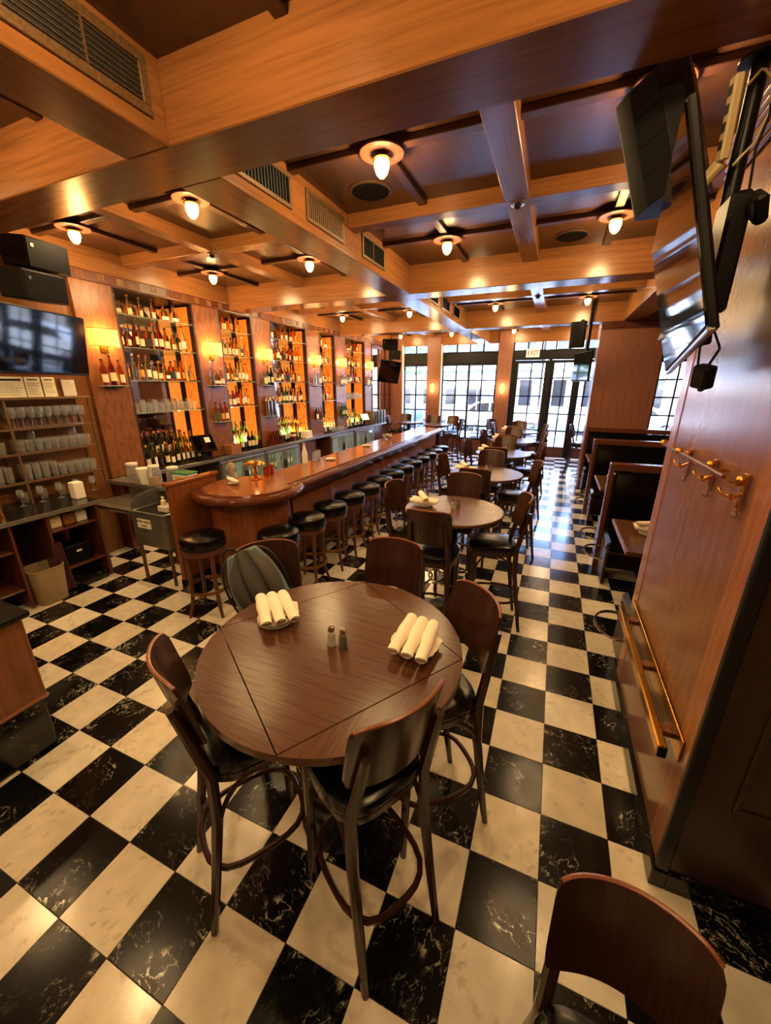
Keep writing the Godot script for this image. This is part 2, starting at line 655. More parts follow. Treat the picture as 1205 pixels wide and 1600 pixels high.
func omni(parent: Node, at: Vector3, e: float, c := WARM, size := 0.04) -> void:
	var l := OmniLight3D.new()
	l.name = "lamp_glow"
	parent.add_child(l, true)
	l.position = at
	l.light_energy = e
	l.light_color = c
	l.light_size = size
	l.omni_range = 16.0
	l.omni_attenuation = 2.0
	l.shadow_enabled = true

func area(parent: Node, at: Vector3, rot: Vector3, size: Vector2, e: float, c := WARM) -> void:
	var l := AreaLight3D.new()
	l.name = "panel_glow"
	parent.add_child(l, true)
	l.position = at
	l.rotation = rot
	l.area_size = size
	l.light_energy = e
	l.light_color = c
	l.area_range = 12.0
	l.shadow_enabled = true

# ------------------------------------------------------------------ floor
func build_floor() -> void:
	var fl := setting("floor")
	sp(fl, "base", V(-3.6, -0.2, -12.3), V(5.6, -0.022, 3.2), "grout", 0.0)
	var T := 0.3
	var tile := M.new().box(Vector3.ZERO, V(T - 0.002, 0.02, T - 0.002), 0.0012).mesh()
	var list := []
	var eye := Vector2(1.91, 0.38)
	for i in range(-12, 18):
		for j in range(-10, 41):
			var c := Vector2((i + 0.5) * T, -(j + 0.5) * T)
			if c.x < -3.3 or c.x > 5.2 or c.y > 2.9 or c.y < -12.15:
				continue
			var q := Vector3(c.x - 1.91, -2.07, c.y - 0.38).rotated(Vector3.UP, -0.4).rotated(Vector3.RIGHT, 0.3184)
			var seen := q.z < -0.1 and absf(q.x / -q.z) < 1.12 and absf(q.y / -q.z) < 1.45 and c.x < 2.75 and c.x > -2.75
			if c.x < -0.75 and c.y < -2.9:
				seen = false
			if c.x > 2.55 and c.y < -1.1:
				seen = false
			list.append([c.distance_to(eye) + (0.0 if seen else 100.0), c, (i + j) & 1, seen])
	list.sort_custom(func(a, b): return a[0] < b[0])
	var n := [0, 0]
	var rest := [M.new(), M.new()]
	for q in list:
		var w: int = q[2]
		var c: Vector2 = q[1]
		if q[3] and n[w] < 290:
			n[w] += 1
			var k: int = rng.randi() % 8
			var o := part(fl, "white_marble_tile" if w else "black_marble_tile", tile, ("white_marble_%d" if w else "black_marble_%d") % k, Transform3D(Basis(Vector3.UP, PI * 0.5 * (rng.randi() % 4)), V(c.x, -0.010, c.y)))
		else:
			rest[w].box(V(c.x, -0.010, c.y), V(T - 0.002, 0.02, T - 0.002), 0.0)
	for w in 2:
		var o := part(fl, "white_marble_tiles" if w else "black_marble_tiles", rest[w], "white_marble_0" if w else "black_marble_0")
		o.set_meta("kind", "stuff")

# ------------------------------------------------------------------ walls and windows
func pane_grid(parent: Node, xs: Array, ys: Array, z: float, bar := 0.042, depth := 0.05, mt := "window_frame") -> void:
	# muntin bars at the inner xs and ys, panes between them
	for i in range(1, xs.size() - 1):
		sp(parent, "muntin", V(xs[i] - bar * 0.5, ys[0], z - depth * 0.5), V(xs[i] + bar * 0.5, ys[-1], z + depth * 0.5), mt, 0.004)
	for j in range(1, ys.size() - 1):
		sp(parent, "muntin", V(xs[0], ys[j] - bar * 0.5, z - depth * 0.45), V(xs[-1], ys[j] + bar * 0.5, z + depth * 0.45), mt, 0.004)
	for i in xs.size() - 1:
		for j in ys.size() - 1:
			sp(parent, "pane", V(xs[i], ys[j], z - 0.003), V(xs[i + 1], ys[j + 1], z + 0.003), "pane", 0.0)

func frame_rect(parent: Node, x0: float, x1: float, y0: float, y1: float, z: float, w := 0.06, d := 0.09) -> void:
	sp(parent, "stile", V(x0, y0, z - d * 0.5), V(x0 + w, y1, z + d * 0.5), "window_frame", 0.006)
	sp(parent, "stile", V(x1 - w, y0, z - d * 0.5), V(x1, y1, z + d * 0.5), "window_frame", 0.006)
	sp(parent, "rail", V(x0 + w, y0, z - d * 0.49), V(x1 - w, y0 + w, z + d * 0.49), "window_frame", 0.006)
	sp(parent, "rail", V(x0 + w, y1 - w, z - d * 0.49), V(x1 - w, y1, z + d * 0.49), "window_frame", 0.006)

func build_walls() -> void:
	var Z := -12.1
	var wf := setting("wall_front")
	sp(wf, "pilaster", V(-3.5, 0, Z - 0.15), V(-2.72, 3.5, Z + 0.18), "column_pink", 0.006)
	sp(wf, "pilaster", V(-1.88, 0, Z - 0.15), V(-1.46, 3.5, Z + 0.22), "column_pink", 0.006)
	sp(wf, "pilaster", V(0.24, 0, Z - 0.15), V(0.64, 3.5, Z + 0.22), "column_pink", 0.006)
	sp(wf, "pilaster", V(2.86, 0, Z - 0.15), V(3.35, 3.5, Z + 0.18), "column_pink", 0.006)
	sp(wf, "pilaster", V(5.2, 0, Z - 0.15), V(5.6, 3.5, Z + 0.18), "column_pink", 0.006)
	for q in [[-2.72, -1.88], [-1.46, 0.24], [3.35, 5.2]]:
		sp(wf, "sill_panel", V(q[0], 0, Z - 0.12), V(q[1], 0.42, Z + 0.1), "dark_y", 0.004)
	sp(wf, "lintel", V(-3.5, 3.24, Z - 0.15), V(5.6, 3.75, Z - 0.02), "darker_x", 0.0)
	var ys := [0.48, 0.85, 1.30, 1.76, 2.20, 2.62]
	var specs := [[-2.72, -1.88, 2], [-1.46, 0.24, 4], [3.35, 5.2, 4]]
	for n in 3:
		var x0: float = specs[n][0]
		var x1: float = specs[n][1]
		var cols: int = specs[n][2]
		var w := setting("window_%d" % (n + 1))
		frame_rect(w, x0, x1, 0.42, 2.68, Z)
		var xs := []
		for i in cols + 1:
			xs.append(lerpf(x0 + 0.06, x1 - 0.06, float(i) / cols))
		pane_grid(w, xs, ys, Z)
		if cols == 4:
			sp(w, "mullion", V((x0 + x1) * 0.5 - 0.03, 0.48, Z - 0.05), V((x0 + x1) * 0.5 + 0.03, 2.62, Z + 0.05), "window_frame", 0.006)
		sp(w, "transom_band", V(x0, 2.68, Z - 0.06), V(x1, 2.98, Z + 0.06), "window_frame", 0.006)
		frame_rect(w, x0, x1, 2.98, 3.24, Z, 0.03)
		pane_grid(w, xs, [3.01, 3.21], Z)
		sp(w, "reveal", V(x0 - 0.002, 0.42, Z + 0.062), V(x0 + 0.03, 3.24, Z + 0.17), "paper_white", 0.003)
	# entrance: two glazed leaves, a side light and a transom
	var dz := Z
	var tr := setting("trim_1")
	sp(tr, "header", V(0.64, 2.74, dz - 0.08), V(2.86, 2.98, dz + 0.08), "window_frame", 0.006)
	sp(tr, "post", V(0.64, 0, dz - 0.07), V(0.72, 2.74, dz + 0.07), "window_frame", 0.006)
	sp(tr, "post", V(1.62, 0, dz - 0.07), V(1.70, 2.74, dz + 0.07), "window_frame", 0.006)
	sp(tr, "post", V(2.36, 0, dz - 0.07), V(2.44, 2.74, dz + 0.07), "window_frame", 0.006)
	sp(tr, "post", V(2.78, 0, dz - 0.07), V(2.86, 2.74, dz + 0.07), "window_frame", 0.006)
	frame_rect(tr, 0.64, 2.86, 2.98, 3.24, dz, 0.03)
	pane_grid(tr, [0.67, 1.03, 1.40, 1.76, 2.12, 2.49, 2.83], [3.01, 3.21], dz)
	var leaves := [[0.72, 1.62, 0.095], [1.70, 2.36, 0.075], [2.44, 2.78, 0.03]]
	for n in 3:
		var d := setting("door_%d" % (n + 1) if n < 2 else "window_4")
		var x0: float = leaves[n][0]
		var x1: float = leaves[n][1]
		var w: float = leaves[n][2]
		sp(d, "stile", V(x0, 0.01, dz - 0.03), V(x0 + w, 2.73, dz + 0.03), "window_frame", 0.004)
		sp(d, "stile", V(x1 - w, 0.01, dz - 0.03), V(x1, 2.73, dz + 0.03), "window_frame", 0.004)
		sp(d, "bottom_rail", V(x0 + w, 0.01, dz - 0.028), V(x1 - w, 0.33, dz + 0.028), "dark_x", 0.004)
		sp(d, "top_rail", V(x0 + w, 2.65, dz - 0.028), V(x1 - w, 2.73, dz + 0.028), "window_frame", 0.004)
		pane_grid(d, [x0 + w, (x0 + x1) * 0.5, x1 - w], [0.33, 0.79, 1.27, 1.76, 2.25, 2.65], dz, 0.036, 0.04)
		if n < 2:
			var h := M.new().tube([V(x1 - w * 0.5, 0.95, dz + 0.03), V(x1 - w * 0.5, 0.95, dz + 0.07), V(x1 - w * 0.5, 1.25, dz + 0.07), V(x1 - w * 0.5, 1.25, dz + 0.03)], 0.011)
			part(d, "handle", h, "brass")
	# exit sign over the left leaf
	var ex := thing("exit_sign", "lit white exit sign with red letters over the entrance doors", "sign", V(1.17, 2.92, dz + 0.13))
	bx(ex, "housing", V(0, 0, -0.022), V(0.36, 0.23, 0.04), "white_plastic", 0.006)
	bx(ex, "light_face", V(0, 0, 0.001), V(0.33, 0.20, 0.004), "exit_lit", 0.001)
	var tm := TextMesh.new()
	tm.text = "EXIT"
	var sf := SystemFont.new()
	sf.font_names = PackedStringArray(["Droid Sans"])
	sf.font_weight = 700
	tm.font = sf
	tm.font_size = 64
	tm.pixel_size = 0.0026
	tm.depth = 0.004
	part(ex, "letters", tm, "exit_red", Transform3D(Basis.from_scale(V(0.85, 1.05, 1)), V(0, 0, 0.006)))
	# oval wall lamps on the two pilasters
	for q in [[-1.67, "oval frosted wall lamp glowing on the pilaster between the two street windows"], [0.44, "oval frosted wall lamp glowing on the pilaster beside the entrance doors"]]:
		var l := thing("oval_wall_lamp", q[1], "wall lamp", V(q[0], 1.97, Z + 0.23), 0, "oval wall lamps")
		bx(l, "back_plate", V(0, 0, 0.006), V(0.06, 0.14, 0.01), "brass", 0.003)
		var e := M.new().lathe([[0, -0.155], [0.035, -0.14], [0.062, -0.09], [0.075, 0], [0.062, 0.09], [0.035, 0.14], [0, 0.155]], 20)
		part(l, "glass_shade", e, "oval_glow", Transform3D(Basis.from_scale(V(1, 1, 0.45)), V(0, 0, 0.05)))
		omni(l, V(0, 0, 0.06), 0.5, WARM, 0.03)
	# left wall (behind the back bar), its frieze and the mirror bay by the street
	var wl := setting("wall_left")
	sp(wl, "core", V(-3.75, 0, -12.3), V(-3.52, 3.75, 3.1), "plaster_dark", 0.0)
	var fz := setting("trim_2")
	sp(fz, "upper_band", V(-3.52, 3.29, -12.0), V(-3.10, 3.60, 2.95), "beam_z", 0.0)
	var wp := setting("trim_4")
	sp(wp, "wall_panel", V(-3.52, 0, -2.65), V(-3.16, 3.29, 2.95), "beam_y", 0.003)
	sp(fz, "frieze", V(-3.52, 3.18, -12.0), V(-3.085, 3.29, -2.2), "dark_z", 0.004)
	var fl := M.new()
	for k in 4:
		fl.box(V(0, 0, (k - 1.5) * 0.022), V(0.010, 0.075, 0.011), 0.002)
	var flm := fl.mesh()
	for k in 42:
		part(fz, "flute_group", flm, "beam_y", Transform3D(Basis.IDENTITY, V(-3.082, 3.235, -2.32 - 0.226 * k)))
	sp(fz, "fillet", V(-3.10, 3.285, -12.0), V(-3.065, 3.305, -2.2), "beam_z", 0.004)
	# mirror bay beyond the last niche
	var mb := setting("window_5")
	sp(mb, "mirror_pane", V(-3.14, 0.95, -11.9), V(-3.13, 3.1, -10.45), "mirror", 0.0)
	sp(mb, "surround", V(-3.52, 0.0, -12.0), V(-3.14, 3.18, -10.4), "dark_y", 0.0)
	for z in [-10.47, -11.0, -11.5, -11.9]:
		sp(mb, "mullion", V(-3.13, 0.95, z - 0.03), V(-3.09, 3.1, z + 0.03), "dark_y", 0.004)
	for y in [1.30, 1.76, 2.20]:
		sp(mb, "muntin", V(-3.13, y - 0.012, -11.9), V(-3.115, y + 0.012, -10.45), "window_frame", 0.002)
	sp(mb, "rail", V(-3.13, 3.06, -11.9), V(-3.08, 3.14, -10.45), "dark_z", 0.004)
	# right wall and back wall
	var wr := setting("wall_right")
	sp(wr, "panelling", V(5.25, 0, -12.2), V(5.55, 3.75, 3.1), "panel_y", 0.0)
	var wb := setting("wall_back")
	sp(wb, "panelling", V(-3.6, 0, 2.95), V(5.6, 3.75, 3.2), "panel_y", 0.0)

# ------------------------------------------------------------------ ceiling
func build_ceiling() -> void:
	var ce := setting("ceiling")
	sp(ce, "slab", V(-3.75, 3.62, -12.3), V(5.6, 3.8, 3.2), "plaster_dark", 0.0)
	var xs := [[-3.1, -1.80], [-1.66, -0.34], [-0.02, 1.36], [1.54, 2.90], [3.25, 4.15], [4.33, 5.25]]
	var zs := [[-1.41, 0.13], [0.27, 1.85], [-3.30, -1.745], [-5.0, -3.44], [-6.90, -5.34], [-8.60, -7.04], [-10.40, -8.94], [-11.95, -10.54], [2.19, 2.95]]
	# main beams: soffit 3.2
	for z in [[-1.745, -1.41], [-5.34, -5.0], [-8.94, -8.6], [-12.05, -11.95], [1.85, 2.19]]:
		var last: float = z[0]
		sp(ce, "cross_beam", V(-3.1, 3.2, z[0]), V(5.25, 3.6, z[1]), "beam_x", 0.006)
	var prev := 2.95
	for z in [[1.85, 2.95], [-1.41, 1.85], [-5.0, -1.745], [-8.6, -5.34], [-11.95, -8.94]]:
		sp(ce, "long_beam", V(-0.34, 3.2005, z[0]), V(-0.02, 3.6, z[1] if z[0] > 1 else z[1]), "beam_z", 0.006)
		sp(ce, "long_beam", V(2.90, 3.2005, z[0]), V(3.25, 3.6, z[1]), "beam_z", 0.006)
	# secondary beams: soffit 3.42
	for zc in [0.20, -3.37, -6.97, -10.47]:
		for x in [[-3.1, -0.34], [-0.02, 2.90], [3.25, 5.25]]:
			sp(ce, "sub_beam", V(x[0], 3.42, zc - 0.07), V(x[1], 3.6, zc + 0.07), "beam_x", 0.005)
	for x in [[-1.80, -1.66], [1.36, 1.54], [4.15, 4.33]]:
		for q in zs:
			sp(ce, "sub_beam", V(x[0], 3.4205, q[0]), V(x[1], 3.6, q[1]), "beam_z", 0.005)
	for x in xs:
		for z in zs:
			sp(ce, "coffer_panel", V(x[0], 3.53, z[0]), V(x[1], 3.60, z[1]), "ceiling_panel", 0.0)
	# lamps with crossing battens
	var lx := [-2.50, -0.98, 0.69, 2.21]
	var lz := [-0.62, 1.05, -2.44, -4.13, -6.04, -7.68, -9.62, -11.18]
	var zi := [0, 1, 2, 3, 4, 5, 6, 7]
	var proto: Node3D = null
	var colname := ["along the back-bar wall", "over the bar", "over the tables", "over the aisle"]
	var rowname := ["last row before the first cross beam", "row behind the drop-leaf table", "first row past the first cross beam", "second row past the first cross beam", "first row past the second cross beam", "second row past the second cross beam", "first row past the third cross beam", "row nearest the street windows"]
	for j in 8:
		for i in 4:
			var x: float = lx[i]
			var z: float = lz[j]
			var cx: Array = xs[i]
			var cz: Array = zs[zi[j]]
			sp(ce, "batten", V(cx[0], 3.492, z - 0.035), V(cx[1], 3.53, z + 0.035), "batten_x", 0.004)
			sp(ce, "batten", V(x - 0.035, 3.493, cz[0]), V(x + 0.035, 3.53, cz[1]), "batten_z", 0.004)
			var lab: String = "amber ceiling lamp %s, %s" % [colname[i], rowname[j]]
			if proto == null:
				proto = thing("ceiling_lamp", lab, "ceiling lamp", V(x, 3.49, z), 0, "egg-shaped lamps at the batten crossings")
				part(proto, "rosette", M.new().lathe([[0, 0.0], [0.135, 0.0], [0.145, -0.006], [0.142, -0.014], [0.06, -0.018], [0, -0.018]], 32), "dark_x")
				part(proto, "collar", M.new().lathe([[0, -0.018], [0.038, -0.018], [0.045, -0.03], [0.058, -0.036], [0.06, -0.042], [0.05, -0.046], [0, -0.046]], 24), "brass")
				part(proto, "bulb", M.new().lathe([[0, -0.044], [0.042, -0.044], [0.05, -0.062], [0.048, -0.085], [0.036, -0.118], [0.018, -0.138], [0, -0.143]], 20), "bulb")
				omni(proto, V(0, -0.09, 0), LAMP_E, WARM, 0.045)
			else:
				dup(proto, "ceiling_lamp", V(x, 3.49, z), 0, lab, "egg-shaped lamps at the batten crossings")
	# in-ceiling round speakers
	var rs := thing("ceiling_speaker", "round flush ceiling speaker in the coffer beside the air vents", "speaker", V(0.36, 3.53, -2.98), 0, "round ceiling speakers")
	part(rs, "trim_ring", M.new().lathe([[0, 0], [0.165, 0], [0.17, -0.006], [0.15, -0.010], [0, -0.010]], 36), "vent_metal")
	part(rs, "grille", M.new().lathe([[0, -0.010], [0.148, -0.010], [0.14, -0.016], [0, -0.014]], 36), "grille_cloth")
	dup(rs, "ceiling_speaker", V(1.86, 3.53, -4.66), 0, "round flush ceiling speaker in the coffer nearest the wall television", "round ceiling speakers")
	# small round camera or sprinkler covers at the sub-beam crossings
	for q in [[1.45, -3.37, "small dark dome fitting on the ceiling beam crossing nearest the wall television"], [1.45, -6.97, "small dark dome fitting on the second ceiling beam crossing toward the street"], [-1.73, -3.37, "small dark dome fitting on the ceiling beam crossing over the bar"]]:
		var d := thing("dome_fitting", q[2], "ceiling fitting", V(q[0], 3.42, q[1]), 0, "dome fittings")
		part(d, "rim", M.new().lathe([[0, 0], [0.05, 0], [0.052, -0.008], [0.036, -0.012], [0, -0.012]], 24), "chrome")
		part(d, "dome", M.new().lathe([[0, -0.012], [0.032, -0.012], [0.026, -0.03], [0.012, -0.038], [0, -0.04]], 20), "black_plastic")
	# air vents in the side of the long beam
	var vents := [[-0.20, -1.33, 3.27, 3.50, true, "wide air vent with horizontal louvres in the long beam before the first cross beam"], [-1.80, -2.43, 3.27, 3.48, false, "black slotted air vent in the long beam just past the first cross beam"], [-2.62, -3.21, 3.27, 3.48, false, "brass-toned slotted air vent, second past the first cross beam"], [-3.58, -4.14, 3.27, 3.48, false, "air vent with a centre bar, third past the first cross beam"], [-5.75, -6.35, 3.27, 3.48, false, "small air vent in the long beam, first past the second cross beam"], [-6.55, -7.10, 3.27, 3.48, false, "small air vent in the long beam, second past the second cross beam"], [-7.35, -7.90, 3.27, 3.48, false, "small air vent in the long beam, third past the second cross beam"]]
	for v in vents:
		var z0: float = v[1]
		var z1: float = v[0]
		var h: float = v[3] - v[2]
		var w := z1 - z0
		var o := thing("air_vent", v[5], "vent", V(-0.019, v[2], (z0 + z1) * 0.5), 0, "air vents in the long beam")
		var fr := 0.028 if not v[4] else 0.04
		bx(o, "frame", V(0.006, fr * 0.5, 0), V(0.014, fr, w), "vent_metal", 0.003)
		bx(o, "frame", V(0.006, h - fr * 0.5, 0), V(0.014, fr, w), "vent_metal", 0.003)
		for s in [-1, 1]:
			bx(o, "frame", V(0.006, h * 0.5, s * (w - fr) * 0.5), V(0.0138, h - 2 * fr, fr), "vent_metal", 0.003)
		bx(o, "backing", V(0.0015, h * 0.5, 0), V(0.002, h - 2 * fr, w - 2 * fr), "sign_black", 0.0)
		if v[4]:
			for k in 7:
				bx(o, "louvre", V(0.007, fr + (h - 2 * fr) * (k + 0.5) / 7.0, 0), V(0.006, 0.0028, w - 2 * fr), "vent_metal", 0.0)
			for k in [-1, 0, 1]:
				bx(o, "divider", V(0.008, h * 0.5, k * w * 0.25), V(0.010, h - 2 * fr, 0.006), "vent_metal", 0.0)
		else:
			var n := 18
			for k in n:
				bx(o, "louvre", V(0.006, h * 0.5, (w - 2 * fr) * ((k + 0.5) / n - 0.5)), V(0.008, h - 2 * fr, 0.004 if v[0] != -2.62 else 0.014), "vent_metal" if v[0] == -2.62 else "black_metal", 0.0)
			if v[0] == -3.58:
				bx(o, "divider", V(0.008, h * 0.5, 0.03), V(0.012, h - 2 * fr, 0.012), "vent_metal", 0.0)

# ------------------------------------------------------------------ bottles and glasses
const SHAPES := {
	"stout": [[0, 0], [0.036, 0], [0.039, 0.005], [0.039, 0.165], [0.032, 0.195], [0.015, 0.225], [0.0135, 0.272], [0.0, 0.272]],
	"tall": [[0, 0], [0.035, 0], [0.0375, 0.005], [0.0375, 0.185], [0.031, 0.212], [0.0145, 0.250], [0.0125, 0.315], [0.0, 0.315]],
	"squat": [[0, 0], [0.048, 0], [0.056, 0.012], [0.058, 0.07], [0.05, 0.115], [0.026, 0.145], [0.016, 0.165], [0.016, 0.20], [0.0, 0.20]],
	"square": [[0, 0], [0.034, 0], [0.037, 0.004], [0.037, 0.175], [0.03, 0.192], [0.014, 0.205], [0.013, 0.245], [0.0, 0.245]],
	"slender": [[0, 0], [0.027, 0], [0.03, 0.005], [0.029, 0.19], [0.022, 0.225], [0.0125, 0.255], [0.012, 0.325], [0.0, 0.325]],
	"flask": [[0, 0], [0.036, 0], [0.04, 0.006], [0.044, 0.12], [0.036, 0.17], [0.015, 0.195], [0.0135, 0.235], [0.0, 0.235]],
}
const LABEL_AT := {"stout": [0.035, 0.125], "tall": [0.05, 0.145], "squat": [0.028, 0.07], "square": [0.03, 0.13], "slender": [0.05, 0.15], "flask": [0.03, 0.10]}
var bottles := {}

func bottle(shape: String, gl: String, lb: String, cap: String, at: Vector3, turn: float, label: String, group: String, size := 1.0) -> Node3D:
	var key := shape + gl + lb + cap
	if bottles.has(key):
		var r := dup(bottles[key], "bottle", at, turn, label, group)
		r.scale = Vector3.ONE * size
		return r
	var o := thing("bottle", label, "bottle", at, turn, group)
	bottles[key] = o
	var pr: Array = SHAPES[shape]
	var pw := 5.0 if shape == "square" else 2.0
	var sx := 0.68 if shape == "flask" else 1.0
	var mk := "m" + shape
	if not MC.has(mk):
		MC[mk] = M.new().lathe(pr, 14, Transform3D.IDENTITY, sx, pw).mesh()
		var top: float = pr[pr.size() - 2][1]
		var tr: float = pr[pr.size() - 2][0]
		MC[mk + "c"] = M.new().lathe([[0, top + 0.001], [tr + 0.002, top + 0.001], [tr + 0.003, top + 0.004], [tr + 0.003, top + 0.024], [tr, top + 0.027], [0, top + 0.027]], 12).mesh()
		var la: Array = LABEL_AT[shape]
		var rr: float = pr[3][0]
		var fn := func(u: float, v: float, e: float) -> Vector3:
			var a := lerpf(-1.0, 1.0, u)
			var c := cos(a)
			var s := sin(a)
			var y := lerpf(la[0], la[1], v)
			var rad := rr
			for i in pr.size() - 1:
				if y >= pr[i][1] and y <= pr[i + 1][1] and pr[i + 1][1] > pr[i][1]:
					rad = lerpf(pr[i][0], pr[i + 1][0], (y - pr[i][1]) / (pr[i + 1][1] - pr[i][1]))
			if pw != 2.0:
				var f := pow(pow(absf(c), pw) + pow(absf(s), pw), -1.0 / pw)
				c *= f; s *= f
			return V((rad + e) * c * sx, y, (rad + e) * s)
		MC[mk + "l"] = M.new().shell(func(u, v): return fn.call(u, v, 0.0014), func(u, v): return fn.call(u, v, 0.0006), 10, 2).mesh()
	part(o, "glass_body", MC[mk], gl)
	part(o, "cap", MC[mk + "c"], "tone_" + cap)
	part(o, "label", MC[mk + "l"], "tone_" + lb)
	o.scale = Vector3.ONE * size
	return o

const LOOKS := [["stout", "glass_amber", "cream", "black", "amber"], ["stout", "glass_honey", "white", "wood", "honey-coloured"], ["tall", "glass_clear", "white", "red", "clear"], ["square", "glass_amber", "black", "black", "amber square"], ["slender", "glass_clear", "blue", "white", "slim clear"], ["tall", "glass_dark_red", "cream", "black", "dark red"], ["flask", "glass_honey", "cream", "gold", "flat honey-coloured"], ["stout", "glass_amber", "gold", "red", "amber"], ["square", "glass_clear", "cream", "wood", "clear square"], ["tall", "glass_black", "cream", "gold", "black"], ["squat", "glass_honey", "white", "wood", "squat honey-coloured"], ["squat", "glass_clear", "cream", "gold", "squat clear"], ["tall", "glass_green", "cream", "gold", "green"], ["slender", "glass_yellow", "white", "green", "slim yellow"], ["stout", "glass_yellow", "green", "black", "yellow"], ["square", "glass_dark_red", "white", "black", "dark red square"], ["slender", "glass_green", "white", "red", "slim green"], ["tall", "glass_honey", "gold", "gold", "tall honey-coloured"]]
const SET_WHISKEY := [0, 1, 3, 5, 6, 7, 8, 10, 17, 2]
const SET_CLEAR := [2, 4, 8, 11, 1, 17, 0, 4]
const SET_BRIGHT := [12, 13, 14, 16, 4, 2, 12, 13, 1]
const SET_DARK := [9, 5, 15, 3, 9, 12]

func bottle_row(z0: float, z1: float, y: float, x: float, n: int, pick: Array, where: String, size := 1.0, jitter := 0.012) -> void:
	for i in n:
		var L: Array = LOOKS[pick[rng.randi() % pick.size()]]
		var z := lerpf(z0, z1, (i + 0.5) / n) + rng.randf_range(-1, 1) * jitter * 0.5
		bottle(L[0], L[1], L[2], L[3], V(x + rng.randf_range(-1, 1) * jitter, y, z), rng.randf_range(-0.5, 0.5), "%s bottle, %s label, %s cap, on %s" % [L[4], L[2], L[3], where], "bottles on " + where, size * rng.randf_range(0.94, 1.06))

var cups := {}
func cup(kind: String, at: Vector3, label: String, group: String, size := 1.0) -> Node3D:
	if cups.has(kind):
		var r := dup(cups[kind], {"wine": "wine_glass", "tumbler": "tumbler", "flute": "tall_glass"}[kind], at, 0, label, group)
		r.scale = Vector3.ONE * size
		return r
	var pr: Array = {
		"wine": [[0, 0], [0.033, 0], [0.033, 0.003], [0.006, 0.008], [0.004, 0.075], [0.02, 0.088], [0.034, 0.115], [0.036, 0.145], [0.031, 0.185], [0.0295, 0.185], [0.0345, 0.145], [0.0325, 0.116], [0.018, 0.091], [0, 0.084]],
		"tumbler": [[0, 0], [0.032, 0], [0.034, 0.004], [0.038, 0.12], [0.0365, 0.12], [0.0325, 0.012], [0, 0.012]],
		"flute": [[0, 0], [0.028, 0], [0.03, 0.004], [0.035, 0.16], [0.0335, 0.16], [0.0285, 0.014], [0, 0.014]],
	}[kind]
	var o := one({"wine": "wine_glass", "tumbler": "tumbler", "flute": "tall_glass"}[kind], M.new().lathe(pr, 14), "thin_glass", label, "glass", group, Transform3D(Basis.IDENTITY, at))
	cups[kind] = o
	o.scale = Vector3.ONE * size
	return o

